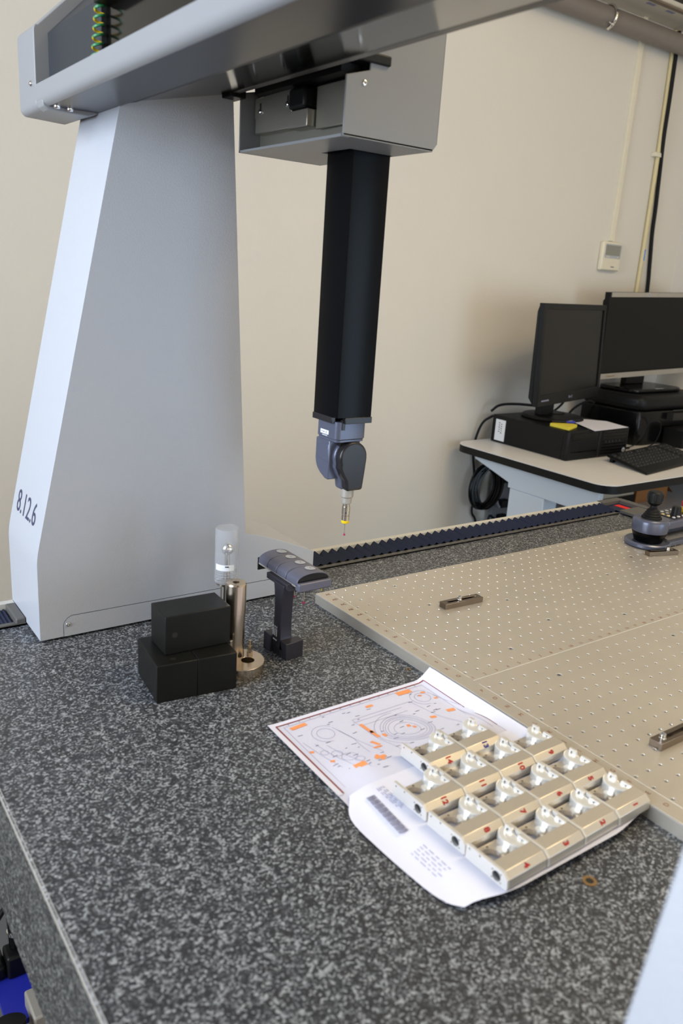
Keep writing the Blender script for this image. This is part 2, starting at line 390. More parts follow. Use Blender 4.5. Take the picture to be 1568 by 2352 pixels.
# air supply parts and cable under the table edge
t = thing('air_supply_unit', 'black air valve on a blue plate under the left table edge', 'machine part', (-0.60, -0.05, -0.50))
obj('blue_plate', G().prism([(-0.632, -0.035), (-0.545, -0.035), (-0.545, -0.10), (-0.605, -0.135), (-0.632, -0.118)], 'z', -0.505, -0.495), 'blue', t, label='blue mounting plate')
obj('valve_body', G().box(-0.612, -0.570, -0.055, -0.020, -0.495, -0.455), 'black', t, bev=0.004)
obj('valve_stem', G().cyl((-0.590, -0.03, -0.455), (-0.590, -0.02, -0.40), 0.013, 0.013).cyl((-0.590, -0.02, -0.40), (-0.590, -0.015, -0.37), 0.008), 'blackg', t)
obj('collar', G().cyl((-0.590, -0.026, -0.435), (-0.590, -0.0255, -0.430), 0.0145), 'chrome', t, label='chrome collar')
obj('valve_foot', G().box(-0.66, -0.612, -0.05, 0.0, -0.495, -0.468), 'black', t, bev=0.006)
obj('bracket', G().box(-0.57, -0.545, -0.06, -0.01, -0.56, -0.50), 'grub', t)
tag(obj('filter_box', G().box(-0.602, -0.545, -0.165, -0.108, -0.53, -0.47), 'greyb', bev=0.003, loc=(-0.57, -0.13, -0.53)), 'beige filter box under the lower left table edge', 'box')
tag(obj('motor_cap', G().cyl((-0.640, -0.178, -0.56), (-0.632, -0.150, -0.47), 0.022).cyl((-0.6365, -0.145, -0.56), (-0.6365, -0.145, FZ), 0.016), 'black', bev=0.004, loc=(-0.634, -0.14, FZ)), 'black rounded cap at the lower left corner beside the blue plate', 'machine part')
tag(obj('air_hose', G().tube(spline([(-0.590, -0.02, -0.39), (-0.61, -0.03, -0.385), (-0.64, -0.04, -0.43), (-0.68, -0.03, -0.55), (-0.69, 0.05, -0.79)]), 0.0045), 'rubber', loc=(-0.6, -0.02, -0.5)), 'black hose curving from the valve under the left table edge', 'hose')

# ================================================================== GUIDEWAY COVER
t = thing('guideway_cover', 'dark blue bellows cover along the far edge of the granite', 'machine cover', (0.3, 0.19, 0.0))
obj('rear_strip', G().box(0.0, 1.075, 0.2225, 0.2370, 0, 0.0118), 'offwhite', t, label='off-white rear strip')
obj('rear_strip', G().box(-0.65, -0.5095, 0.2225, 0.2370, 0, 0.0118), 'offwhite', t)
obj('front_strip', G().box(-0.65, -0.5095, 0.150, 0.152, 0, 0.005).box(-0.65, -0.5095, 0.150, 0.164, 0, 0.003), 'railgrey', t)
obj('front_strip', G().box(0.0, 1.06, 0.150, 0.152, 0, 0.005).box(0.0, 1.06, 0.150, 0.164, 0, 0.003), 'railgrey', t, bev=0.0005)
def bellows(x0, x1, per):
    g_ = G(); n = int(round((x1 - x0) / per)); per = (x1 - x0) / n
    for i in range(n):
        a = x0 + i * per; h = min(0.0135, per * .62) + random.uniform(-.0006, .0006)
        g_.add([(a, .163, .001), (a, .2218, .001), (a + per * .5, .163, h * .6), (a + per * .5, .2218, h), (a + per, .163, .001), (a + per, .2218, .001)], [(0, 2, 3, 1), (2, 4, 5, 3)])
    return g_
obj('bellows', bellows(0.0, 1.075, 0.0228), 'bellow', t)
obj('bellows', bellows(-0.65, -0.5255, 0.0062), 'bellow', t, label='tightly folded bellows left of the column')
obj('end_bar', G().box(-0.5245, -0.5095, 0.151, 0.222, 0.0, 0.013), 'railgrey', t, bev=0.002)
obj('end_cap', G().box(1.075, 1.165, 0.214, 0.237, 0, 0.014).box(1.146, 1.165, 0.100, 0.214, 0, 0.014).box(1.062, 1.146, 0.100, 0.150, 0.004, 0.012), 'railgrey', t, bev=0.001)
obj('end_plate', G().box(1.075, 1.146, 0.15, 0.214, 0.0, 0.004), 'bellow', t)
obj('warning_label', G().box(1.112, 1.134, 0.152, 0.205, 0.004, 0.0046), 'redlab', t, label='red warning label')

# ================================================================== BRIDGE
LY0, LY1 = 0.0715, 0.24
t = bridge = thing('measuring_machine_bridge', 'light grey bridge frame of the measuring machine with tall sloping column', 'measuring machine', (-0.3, 0.15, 0.0))
def curve_pts(a, ctrl, b, n=6): return [tuple((1 - u) ** 2 * a[k] + 2 * u * (1 - u) * ctrl[k] + u * u * b[k] for k in (0, 1)) for u in [i / n for i in range(n + 1)]]
legp = [(-0.5085, 0.004)] + curve_pts((-0.5085, 0.125), (-0.5085, 0.14), (-0.5045, 0.158), 4) + [(-0.366, 0.800), (-0.33, 0.86), (-0.1935, 0.86), (-0.1935, 0.834), (-0.150, 0.133)] \
    + curve_pts((-0.150, 0.1325), (-0.105, 0.124), (-0.006, 0.0795), 6) + [(-0.0015, 0.0765), (-0.001, 0.0045)]
obj('column', G().prism(legp, 'y', LY0, LY1), 'paint', t, bev=0.002, label='tall sloping light grey column')
# near column (mirror image, mostly out of frame)
legn = [(-0.5085, 0.004)] + curve_pts((-0.5085, 0.125), (-0.5085, 0.14), (-0.5045, 0.158), 4) + [(-0.366, 0.800), (-0.33, 0.86), (-0.28, 0.86), (-0.30, 0.133), (-0.30, 0.004)]
obj('column', G().prism(legn, 'y', -1.10, -0.948), 'paint', t, bev=0.002, label='near column at the right edge')
# access panel on the column foot, with its joint
pz = lambda x: 0.0386 + (x + 0.4585) * (0.0368 - 0.0386) / (0.4585 - 0.0243)
pan = [(-0.4722, 0.0045), (-0.4722, 0.0235), (-0.4705, 0.0295), (-0.4655, 0.0352), (-0.4585, 0.0386), (-0.0075, 0.0366), (-0.0075, 0.0045)]
obj('panel_joint', G().prism(pan, 'y', LY0 - 0.0003, LY0 + 0.002), 'slot', t)
ins = [(-0.4714, 0.0045), (-0.4714, 0.0234), (-0.4698, 0.0290), (-0.4650, 0.0345), (-0.4583, 0.0377), (-0.0083, 0.0358), (-0.0083, 0.0045)]
obj('access_panel', G().prism(ins, 'y', LY0 - 0.0010, LY0 + 0.002), 'paint', t)
obj('screw', screw(G(), (-0.4651, LY0 - 0.0005, 0.0242), (0, -1, 0), 0.0036, 0.0025), 'zinc', t)
# lettering 8.12.6 on the sloping face
ux = Vector((0, -1, 0)); uy = Vector((0.2155, 0, 1)).normalized(); nn = ux.cross(uy)
sx = lambda z: -0.5045 + (z - 0.158) * (0.1385 / 0.642)
Mx = frame(Vector((sx(0.195), 0.162, 0.195)) + nn * 0.0004, ux, uy)
text('lettering', '8.12.6', 0.052, 'ink', t, Mx, xs=0.86, label='dark lettering 8.12.6')
# beam cover
BY0, BY1 = -1.13, 0.27
def arc2(c, r, a0, a1, n=6): return [(c[0] + r * math.cos(a0 + (a1 - a0) * i / n), c[1] + r * math.sin(a0 + (a1 - a0) * i / n)) for i in range(n + 1)]
band = arc2((-0.438, 0.797), 0.012, PI, 1.45 * PI) + [(-0.438, 0.789), (-0.446, 0.798), (-0.446, 0.8145), (-0.450, 0.8145)]
obj('lower_cover', G().prism(band, 'y', BY0, 0.185), 'paint_s', t, label='lower band of the beam cover')
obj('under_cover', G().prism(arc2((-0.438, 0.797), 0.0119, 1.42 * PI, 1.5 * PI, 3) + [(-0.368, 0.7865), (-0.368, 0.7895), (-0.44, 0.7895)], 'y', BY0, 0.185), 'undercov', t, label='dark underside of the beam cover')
capp = arc2((-0.440, 0.792), 0.010, PI, 1.5 * PI) + [(-0.384, 0.780), (-0.352, 0.794), (-0.20, 0.86), (-0.20, 1.13), (-0.262, 1.07), (-0.444, 0.892)] + arc2((-0.438, 0.884), 0.012, 0.75 * PI, PI, 3)
obj('end_cap', G().prism(capp, 'y', 0.1842, BY1), 'paint_s', t, bev=0.003)
capl = [(-0.450, 0.79), (-0.450, 0.884), (-0.4465, 0.8925), (-0.262, 1.07), (-0.268, 1.076), (-0.4525, 0.8945)]
obj('end_frame', G().prism([(-0.450, 0.790), (-0.450, 0.886), (-0.446, 0.892), (-0.262, 1.07), (-0.252, 1.062), (-0.436, 0.884), (-0.436, 0.790)], 'y', -1.13, -1.05), 'paint_s', t)
capb = arc2((-0.440, 0.791), 0.0115, PI, 1.5 * PI) + [(-0.384, 0.7785), (-0.353, 0.7925), (-0.353, 0.80), (-0.43, 0.80), (-0.4515, 0.80)]
obj('cap_skirt', G().prism([(-0.4495, 0.792), (-0.4475, 0.7845), (-0.441, 0.7802), (-0.384, 0.7797), (-0.356, 0.790), (-0.356, 0.795), (-0.447, 0.795)], 'y', 0.157, 0.1845), 'paint_s', t, bev=0.0015)
obj('top_cover', G().prism([(-0.262, 1.07), (-0.20, 1.13), (-0.06, 1.13), (-0.06, 1.118), (-0.195, 1.118), (-0.254, 1.062)], 'y', BY0, BY1), 'paint_s', t)
obj('recess_panel', G().prism([(-0.430, 0.795), (-0.430, 0.884), (-0.26, 1.055), (-0.25, 1.045), (-0.422, 0.880), (-0.422, 0.795)], 'y', -0.036, 0.1835), 'darkpanel', t, label='charcoal panel inside the cover')
obj('recess_panel', G().prism([(-0.424, 0.795), (-0.424, 0.882), (-0.25, 1.055), (-0.24, 1.045), (-0.416, 0.878), (-0.416, 0.795)], 'y', BY0, -0.0362), 'gloss', t, label='glossy dark panel behind the coiled wire')
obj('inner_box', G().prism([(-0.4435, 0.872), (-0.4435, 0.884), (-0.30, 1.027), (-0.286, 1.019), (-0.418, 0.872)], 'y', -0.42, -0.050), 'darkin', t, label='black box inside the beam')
obj('screw', screw(G(), (-0.4500, 0.2039, 0.8183), (-1, 0, 0), 0.0042, 0.003), 'zinc', t)
for x, y in ((-0.4322, 0.1445), (-0.4119, 0.1505)): obj('screw', screw(G(), (x, y, 0.7850), (0, 0, -1), 0.0048, 0.0035), 'zinc', t)
# underside
obj('seam_gap', G().box(-0.368, -0.364, BY0, 0.26, 0.792, 0.80), 'darkin', t)
obj('under_strip', G().prism([(-0.364, 0.7905), (-0.345, 0.7950), (-0.345, 0.81), (-0.364, 0.81)], 'y', BY0, 0.26), 'anth', t)
obj('under_panel', G().prism([(-0.345, 0.7965), (-0.208, 0.8275), (-0.208, 0.845), (-0.345, 0.82)], 'y', BY0, 0.25), 'gloss', t, label='glossy black underside panel')
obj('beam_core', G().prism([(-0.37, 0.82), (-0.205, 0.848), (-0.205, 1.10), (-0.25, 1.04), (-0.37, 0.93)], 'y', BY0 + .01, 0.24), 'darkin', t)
rl = G()
for x0, x1, z0, z1 in ((-0.208, -0.196, 0.8275, 0.8335), (-0.207, -0.193, 0.8350, 0.8390), (-0.206, -0.190, 0.8400, 0.8450), (-0.205, -0.190, 0.845, 0.862)): rl.box(x0, x1, BY0, 0.060, z0, z1)
obj('guide_rail', rl, 'railm', t, bev=0.001, label='ribbed metal guide rail')
obj('rail_stop', G().box(-0.212, -0.186, 0.045, 0.085, 0.822, 0.846), 'black', t, bev=0.001)

# coiled earth wire in the beam
gy, gg = [], []
for part, k0 in ((gy, 0), (gg, 1)):
    pass
t = thing('coiled_wire', 'yellow and green coiled wire hanging inside the open beam cover', 'wire', (-0.425, -0.025, 0.815))
turns, zc0, zc1 = 8, 0.815, 0.893
for k in range(turns * 2):
    a0 = k * PI; pts = []
    for i in range(9):
        a = a0 + PI * i / 8; u = a / (2 * PI * turns)
        pts.append((-0.4345 + 0.0058 * math.cos(a), -0.0300 - 0.022 * u + 0.0058 * math.sin(a), zc0 + (zc1 - zc0) * u))
    obj('wire_turn', G().tube(pts, 0.0017, 6), 'yellow' if k % 2 == 0 else mk('green_wire', (40, 130, 80), 0.4) if 'green' not in M else M['green'], t)

# ================================================================== CARRIAGE
t = carriage = thing('machine_carriage', 'grey sheet metal carriage box hanging from the bridge beam', 'machine part', (-0.11, -0.075, 0.75))
CX0, CX1, CY0, CY1, CZ0, CZ1 = -0.186, -0.037, -0.211, 0.064, 0.750, 1.05
bp = [(CX0, CY0), (CX1, CY0), (CX1, CY1), (CX0, CY1)]
qx0, qx1, qy0, qy1 = -0.1075, -0.0415, -0.126, -0.0605
obj('bottom_plate', G().prism(bp, 'z', CZ0, CZ0 + .003, holes=[[(-0.1165, -0.1300), (-0.0385, -0.1300), (-0.0385, -0.0570), (-0.1165, -0.0570)]]), 'paint_s', t)
nf = [(CX0, CZ0), (CX1, CZ0), (0.0, 0.80), (0.0, CZ1), (CX0, CZ1)]
obj('near_cover', G().prism([(CX0, CZ0), (CX1, CZ0), (-0.030, 0.7595), (-0.030, CZ1), (-0.150, CZ1), (-0.150, 0.8300), (CX0, 0.8195)], 'y', CY0, CY0 + .003), 'paint_s', t, bev=0.0012, label='grey cover facing the camera')
obj('corner_cover', G().add([(-0.030, CY0, 0.7595), (-0.004, CY0 + .030, 0.7935), (-0.004, CY0 + .030, CZ1), (-0.030, CY0, CZ1),
    (-0.033, CY0 + .003, 0.7595), (-0.007, CY0 + .032, 0.7935), (-0.007, CY0 + .032, CZ1), (-0.033, CY0 + .003, CZ1)],
    [(0, 1, 2, 3), (7, 6, 5, 4), (0, 4, 5, 1), (1, 5, 6, 2), (2, 6, 7, 3), (3, 7, 4, 0)]), 'paint_s', t)
obj('side_cover', G().add([(-0.004, CY0 + .030, 0.7935), (-0.004, CY1, 0.7935), (-0.004, CY1, CZ1), (-0.004, CY0 + .03, CZ1), (CX1, CY0 + .0, CZ0), (CX1, CY1, CZ0)],
    [(0, 1, 2, 3), (0, 4, 5, 1)]), 'paint_s', t)
obj('far_cover', G().prism([(CX0, CZ0), (CX1, CZ0), (-0.004, 0.7935), (-0.004, CZ1), (-0.150, CZ1), (-0.150, 0.84), (CX0, 0.832)], 'y', CY1 - .003, CY1), 'paint_s', t)
obj('edge_flange', G().box(CX0 - .001, CX0 + .012, CY0 + .003, -0.052, CZ0 - .0008, CZ0 + .0022), 'paint_s', t)
obj('back_plate', G().box(-0.152, -0.149, CY0 + .02, CY1 - .004, 0.756, 0.826), 'steelp', t, label='bare sheet metal plate')
obj('sensor_bracket', G().prism([(0.051, 0.7765), (0.051, 0.7985), (0.0535, 0.7985), (0.0535, 0.826), (-0.052, 0.828), (-0.052, 0.7775)], 'x', -0.166, -0.1635).box(-0.166, -0.152, -0.052, 0.05, 0.7765, 0.779), 'steelp', t, bev=0.001)
obj('sensor_block', G().box(-0.172, -0.152, -0.103, -0.054, 0.7735, 0.796), 'steelp', t, bev=0.001)
obj('drive_motor', G().box(-0.176, -0.152, -0.100, -0.058, 0.797, 0.824), 'black', t, bev=0.004)
obj('cover_plate', G().box(-0.160, -0.157, -0.176, -0.106, 0.770, 0.824), 'steelp', t, bev=0.002)
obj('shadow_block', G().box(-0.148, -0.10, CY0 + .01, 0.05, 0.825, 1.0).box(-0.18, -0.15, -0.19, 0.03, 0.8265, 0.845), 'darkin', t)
for y, z in ((0.036, 0.8065), (-0.0415, 0.808)):
    obj('screw', screw(G(), (-0.166, y, z), (-1, 0, 0), 0.0042, 0.003), 'zinc', t)
    obj('slot', G().prism(rrect(y - .002, y + .002, z + .003, z + .012, .0019), 'x', -0.1664, -0.1655), 'slot', t)
obj('screw', screw(G(), (-0.1579, CY0, 0.8142), (0, -1, 0), 0.0036, 0.0016), 'zinc', t)
obj('cover_bump', G().box(-0.188, -0.12, -0.215, -0.16, 0.838, 0.850), 'black', t, bev=0.002)

# ================================================================== QUILL + PROBE HEAD
t = thing('probe_column', 'black square column hanging from the carriage with motorised probe head', 'measuring probe', (-0.0745, -0.0935, 0.36))
obj('quill', G().prism(rrect(qx0, qx1, qy0, qy1, 0.0016, 3), 'z', 0.372, 1.02), 'quill', t, label='black square column')
# flange: split ring under the quill, open at the near corner
obj('flange', G().box(qx0 - .001, qx0 + .006, qy0 + .012, qy1 + .001, 0.362, 0.3718).box(qx0 + .016, qx1 + .001, qy0 - .001, qy0 + .008, 0.362, 0.3718).box(qx1 - .007, qx1 + .001, qy0 + .008, qy1 + .001, 0.362, 0.3718).box(qx0 + .006, qx1 - .007, qy1 - .006, qy1 + .001, 0.362, 0.3718), 'headdark', t, bev=0.0008)
hx0, hx1, hy0, hy1 = -0.1030, -0.0455, -0.1215, -0.0640
hb = rrect(hx0, hx1, hy0, hy1, 0.008, 5)
head = obj('head_body', G().prism(hb, 'z', 0.3365, 0.3645).prism(rrect(hx0 + .0012, hx1 - .0012, hy0 + .0012, hy1 - .0012, .008, 5), 'z', 0.3320, 0.3362), 'headgrey', t, bev=0.0008)
obj('clip', G().box(-0.094, -0.0885, hy0 - .0015, hy0 + .004, 0.352, 0.368), 'headdark', t)
obj('label', G().box(hx0 - .0004, hx0 + .001, -0.1000, -0.0775, 0.3415, 0.3480), 'label', head)
lm = frame(Vector((hx0 - .0006, -0.0890, 0.3446)), (0, -1, 0), (0, 0, 1))
pm = G(); pm.M = lm
for x0, w_, h_ in ((-.0085, .0018, .0014), (-.0052, .0016, .0012), (-.0033, .0016, .0012), (-.0014, .0018, .0012), (.0042, .0012, .0036)): pm.box(x0, x0 + w_, -h_ / 2, h_ / 2, 0, .0002)
tag(obj('label_print', pm, 'inkg', head), kind='stuff')
obj('label', G().box(hx0 - .0003, hx0 + .001, -0.0965, -0.0825, 0.3385, 0.3405), 'disc', head)
# swivel: fixed fork block on the left, rounded knuckle on the right
fk = [(-0.064, 0.3325), (-0.064, 0.302)] + [(-0.0885 - 0.0265 * math.sin(a) * 0.95 + 0.004, 0.306 - 0.030 * (1 - math.cos(a)) - 0.0) for a in []]
forkp = [(-.064, .3325), (-.064, .298), (-.0662, .2895), (-.0715, .2820), (-.0795, .2760), (-.0935, .2695), (-.1030, .2690), (-.1030, .3325)]
obj('fork', G().prism(forkp, 'x', hx0 + 0.001, -0.052), 'headgrey', t, bev=0.002)
obj('fork_recess', G().prism([(-.1010, .3265), (-.0690, .3265), (-.0690, .3090), (-.0710, .3035), (-.0760, .3000), (-.1010, .2965)], 'x', hx0 + 0.0003, hx0 + 0.004), 'headgrey', t, bev=0.0012)
obj('fork_back', G().box(-0.088, -0.050, -0.112, -0.1030, 0.305, 0.3325), 'headdark', t)
kc = (-0.0675, 0.3060); kr = 0.0262
kp = [(kc[0] + kr * math.cos(a), kc[1] + kr * math.sin(a)) for a in [PI * (-0.02) + PI * 1.13 * i / 16 for i in range(17)]]
kp = [(-0.0455, 0.262), (-0.0425, 0.29)] + [p for p in kp if p[1] > 0.29] + [(-0.0925, 0.290), (-0.0865, 0.278), (-0.0795, 0.268), (-0.0775, 0.2545), (-0.074, 0.252), (-0.049, 0.252), (-0.0465, 0.2545)]
obj('knuckle', G().prism(kp, 'y', -0.1235, -0.0925), 'headdark', t, bev=0.0045, seg=3, label='rounded dark knuckle of the probe head')
obj('knuckle_rim', G().prism([(kc[0] + (x - kc[0]) * 1.02 - .0012, kc[1] + (z - kc[1]) * 1.01) for x, z in kp], 'y', -0.1105, -0.0905), 'headgrey', t, bev=0.003)
pc = (-0.0655, -0.1080)
obj('probe_module', G().lathe([(0.0106, 0.2535), (0.0106, 0.2400), (0.0094, 0.2385), (0.0086, 0.2380), (0.0083, 0.2290), (0.0064, 0.2278), (0.0060, 0.2270)], (pc[0], pc[1], 0), 24), 'silver', t, label='silver probe adapter')
obj('probe_body', G().lathe([(0.0058, 0.2275), (0.0058, 0.2235), (0.0066, 0.2222), (0.0066, 0.2095), (0.0056, 0.2090), (0.0056, 0.2075), (0.0065, 0.2070), (0.0065, 0.1995), (1e-5, 0.1995)], (pc[0], pc[1], 0), 24), 'steel', t)
obj('probe_dot', G().cyl((pc[0] - .0035, pc[1] - .0050, 0.2130), (pc[0] - .0040, pc[1] - .0058, 0.2130), 0.0012, n=10), 'inkb', t)
obj('yellow_ring', G().lathe([(0.0064, 0.1998), (0.0066, 0.1960), (0.0060, 0.1945), (1e-5, 0.1945)], (pc[0], pc[1], 0), 24), 'yellow', t, label='yellow ring')
obj('stylus', G().cyl((pc[0], pc[1], 0.1948), (pc[0], pc[1], 0.1905), 0.0018, 0.0014, 12).cyl((pc[0], pc[1], 0.1905), (pc[0], pc[1], 0.1755), 0.0007, n=10), 'steel', t)
obj('ruby_ball', G().ball((pc[0], pc[1], 0.1742), 0.0019, 14, 10), 'ruby', t, label='ruby ball tip')

# ================================================================== FIXTURE PLATE
PX0, PX1, PY0, PY1, PT = -0.0330, 1.165, -0.787, 0.0115, 0.019
t = thing('fixture_plate', 'aluminium plate with a grid of threaded holes on the granite', 'plate', (0.5, -0.38, 0.0))
rows_y = [-0.025 * j for j in range(15)] + [-0.40 - 0.025 * j for j in range(16)]
cols_x = [0.025 * i for i in range(46)]
big = {(5, -0.025), (5, -0.125), (5, -0.325), (5, -0.425), (11, -0.175), (11, -0.275), (17, -0.025), (17, -0.125), (17, -0.325), (17, -0.425), (29, -0.025), (29, -0.125), (23, -0.175), (23, -0.275), (11, -0.575), (5, -0.625), (17, -0.625)}
g = G(); NH = 12
def strip(x0, x1, y0, y1):
    g.add([(x0, y0, PT), (x1, y0, PT), (x1, y1, PT), (x0, y1, PT)], [(0, 1, 2, 3)])
h = 0.0125
bands = [(-0.3625, 0.0125), (-0.7875, -0.3875)]
strip(PX0, -h, PY0, PY1); strip(cols_x[-1] + h, PX1, PY0, PY1)
strip(-h, cols_x[-1] + h, -0.3875, -0.3625)
scr = []
for y in rows_y:
    y0, y1 = max(y - h, PY0), min(y + h, PY1)
    for i, x in enumerate(cols_x):
        isb = (i, round(y, 3)) in big
        r = 0.0055 if isb else 0.0028
        if isb: scr.append((x, y))
        xa, xb = x - h, x + h
        ring = [(x + r * math.cos(2 * PI * k / NH + PI / NH), y + r * math.sin(2 * PI * k / NH + PI / NH)) for k in range(NH)]
        low = [(x + r * .80 * math.cos(2 * PI * k / NH + PI / NH), y + r * .80 * math.sin(2 * PI * k / NH + PI / NH)) for k in range(NH)]
        sq = []
        for k in range(NH):
            a = 2 * PI * k / NH + PI / NH; c_, s_ = math.cos(a), math.sin(a); q = 1 / max(abs(c_), abs(s_))
            px, py = c_ * q, s_ * q
            sq.append((x + px * h, (y + py * (y1 - y)) if py > 0 else (y + py * (y - y0))))
        vs = [(p[0], p[1], PT) for p in sq] + [(p[0], p[1], PT) for p in ring] + [(p[0], p[1], PT - .0014) for p in low] + [(p[0], p[1], PT - .011) for p in low]
        fs = []
        for k in range(NH):
            j = (k + 1) % NH
            fs += [(k, j, NH + j, NH + k), (NH + k, NH + j, 2 * NH + j, 2 * NH + k), (2 * NH + k, 2 * NH + j, 3 * NH + j, 3 * NH + k)]
        fs.append(tuple(3 * NH + k for k in range(NH)))
        b0 = len(vs)  # corner triangles
        for cx_, cy_, k in ((xb, y1, 1), (xa, y1, 4), (xa, y0, 7), (xb, y0, 10)):
            vs.append((cx_, cy_, PT)); fs.append((k - 0, len(vs) - 1, (k + NH - 1) % NH) if False else ((k - 1) % NH, len(vs) - 1, k % NH))
        g.add(vs, fs)
# sides and bottom
g.add([(PX0, PY0, 0), (PX1, PY0, 0), (PX1, PY1, 0), (PX0, PY1, 0), (PX0, PY0, PT), (PX1, PY0, PT), (PX1, PY1, PT), (PX0, PY1, PT)], [(0, 3, 2, 1), (0, 1, 5, 4), (1, 2, 6, 5), (2, 3, 7, 6), (3, 0, 4, 7)])
def plain(name, g_, mat, parent):
    o = obj(name, G().box(0, .001, 0, .001, 0, .001), mat, parent)
    me = bpy.data.meshes.new(name); T = WM[parent.name].inverted()
    me.from_pydata([tuple(T @ v) for v in g_.v], [], g_.f); me.update(); me.materials.append(M[mat]); o.data = me; return o
plain('perforated_plate', g, 'plate', t)
for x, y in scr:
    obj('plate_screw', G().lathe([(0.0044, PT - .006), (0.0044, PT - .0012), (0.0038, PT - .0006), (0.0022, PT - .0006), (0.0020, PT - .004), (1e-5, PT - .004)], (x, y, 0), 14), 'zinc', t)
obj('scribed_line', G().box(-0.0062, -0.0052, PY0, -0.385, PT, PT + .00015).box(-0.0060, -0.0054, -0.366, PY1, PT, PT + .00012), 'alup', t)
obj('scribed_line', G().box(-0.006, PX1, -0.3748, -0.3736, PT, PT + .00015), 'alup', t)
obj('edge_chamfer', G().prism([(PX0 - .0002, PT - .0012), (PX0 + .0012, PT + .0002), (PX0 + .0012, PT - .0012)], 'y', PY0, PY1), 'alup', t)
names = ['AE', 'AD', 'AC', 'AB', 'AA'] + list('ZYXWVUTSRQ') + list('PONMLKJIHGFEDCBA')
gl = G()
for nme, y in zip(names, rows_y):
    gg_ = text(None, nme, 0.0088, None, None, frame(Vector((-0.0165 + random.uniform(-.001, .001), y - .003, PT + .0002)), (1, 0.08, 0), (-.08, 1, 0)), ext=0.00005)
    gl.v += []; k = len(gl.v); gl.v += gg_.v; gl.f += [[i + k for i in f] for f in gg_.f]; gl.sm += gg_.sm
for i in range(28):
    gg_ = text(None, str(i + 1), 0.0085, None, None, frame(Vector((0.025 * i - .001, -0.3672, PT + .0002)), (1, 0.1, 0), (-.1, 1, 0)), ext=0.00005)
    k = len(gl.v); gl.v += gg_.v; gl.f += [[j + k for j in f] for f in gg_.f]; gl.sm += gg_.sm
obj('grid_lettering', gl, 'inkrd', t, label='faded red hand-written grid letters and numbers')

# ---- slotted clamps
def clamp(label, c, L, W, H, rz, bolt, right=True):
    t = thing('slotted_clamp', label, 'clamp', (c[0], c[1], PT), rz, 'slotted clamp bars on the plate')
    obj('bar', G().prism([(-L / 2, -W / 2), (L / 2, -W / 2), (L / 2, W / 2), (-L / 2, W / 2)], 'z', 0, H, holes=[rrect(-L * .38, L * .40, -.0031, .0031, .0030)]), 'clamp', t, bev=0.0006, local=True)
    obj('bolt', G().lathe([(0.0027, -.004), (0.0027, H - .0005), (0.0048, H - .0005), (0.0048, H + .0004), (0.0036, H + .0012), (0.0041, H + .0022), (0.0041, H + .0062), (0.0036, H + .0068), (0.0021, H + .0068), (0.0020, H + .004), (1e-5, H + .004)], (bolt, 0, 0), 18), 'zinc', t, local=True)
    obj('slot_screw', G().lathe([(0.0024, 0.0005), (0.0024, H - .003), (0.0015, H - .0022), (1e-5, H - .0022)], (L * .36, 0, 0), 12), 'zinc', t, local=True)
    return t
clamp('dull steel slotted clamp bar with a bolt in the middle of the plate', (0.1803, -0.1500), 0.0885, 0.0188, 0.0098, -0.045, -0.0055)
clamp('dull steel slotted clamp bar cut off by the right edge of the picture', (0.1230, -0.6240), 0.0920, 0.0185, 0.0105, -0.005, -0.032)
clamp('dull steel slotted clamp bar in front of the joystick console', (0.8050, -0.1485), 0.0800, 0.0175, 0.0100, -0.28, 0.016)

# ================================================================== JOYSTICK CONSOLE
JC = (0.8390, -0.0870)
t = thing('joystick_console', 'grey and black joystick console standing on the perforated plate', 'control panel', (JC[0], JC[1], PT))
def cone(prof): return G().lathe(prof, (JC[0], JC[1], PT), 36)
obj('base_ring', cone([(0.034, 0.001), (0.0495, 0.001), (0.0520, 0.004), (0.0520, 0.010), (0.0490, 0.013), (0.040, 0.010), (0.02, 0.010)]), 'headgrey', t)
obj('base_arm', G().box(JC[0] + .03, 1.09, -0.128, -0.112, PT + .002, PT + .013).box(JC[0] + .03, 1.09, -0.060, -0.045, PT + .002, PT + .013).box(1.07, 1.10, -0.128, -0.045, PT + .002, PT + .013), 'headgrey', t, bev=0.002)
obj('cup', cone([(0.0290, 0.010), (0.0320, 0.012), (0.0385, 0.030), (0.0400, 0.036)]), 'quill', t)
obj('body_band', cone([(0.0400, 0.0355), (0.0412, 0.040), (0.0412, 0.060), (0.0395, 0.064), (0.0370, 0.0665), (0.0260, 0.0655), (1e-5, 0.0655)]), 'headgrey', t)
obj('boot', cone([(0.0228, 0.065), (0.0228, 0.0685), (0.0195, 0.0710), (0.0200, 0.0735), (0.0168, 0.0765), (0.0172, 0.0790), (0.0140, 0.0820), (0.0140, 0.0850), (0.0095, 0.0885), (0.0075, 0.092), (1e-5, 0.092)]), 'rubber', t)
kn = G().lathe([(0.0075, 0.090), (0.0075, 0.096), (0.0125, 0.099), (0.0165, 0.104), (0.0172, 0.112), (0.0175, 0.122), (0.0168, 0.127), (0.0135, 0.1300), (1e-5, 0.1305)], (JC[0], JC[1], PT), 30)
for i in range(20):
    a = 2 * PI * i / 20; kn.box(0, 0, 0, 0, 0, 0) if False else kn.cyl((JC[0] + .0172 * math.cos(a), JC[1] + .0172 * math.sin(a), PT + .110), (JC[0] + .0172 * math.cos(a), JC[1] + .0172 * math.sin(a), PT + .124), 0.0010, n=6)
obj('knob', kn, 'black', t)
obj('panel_arm', G().prism([(JC[0] + .01, -0.1275), (1.10, -0.1300), (1.10, -0.052), (JC[0] + .01, -0.0475)], 'z', PT + .046, PT + .0645), 'headgrey', t, bev=0.003)
obj('keypad', G().box(JC[0] + .045, 1.09, -0.117, -0.058, PT + .0645, PT + .066), 'headdark', t)
kb = G(); ky = G()
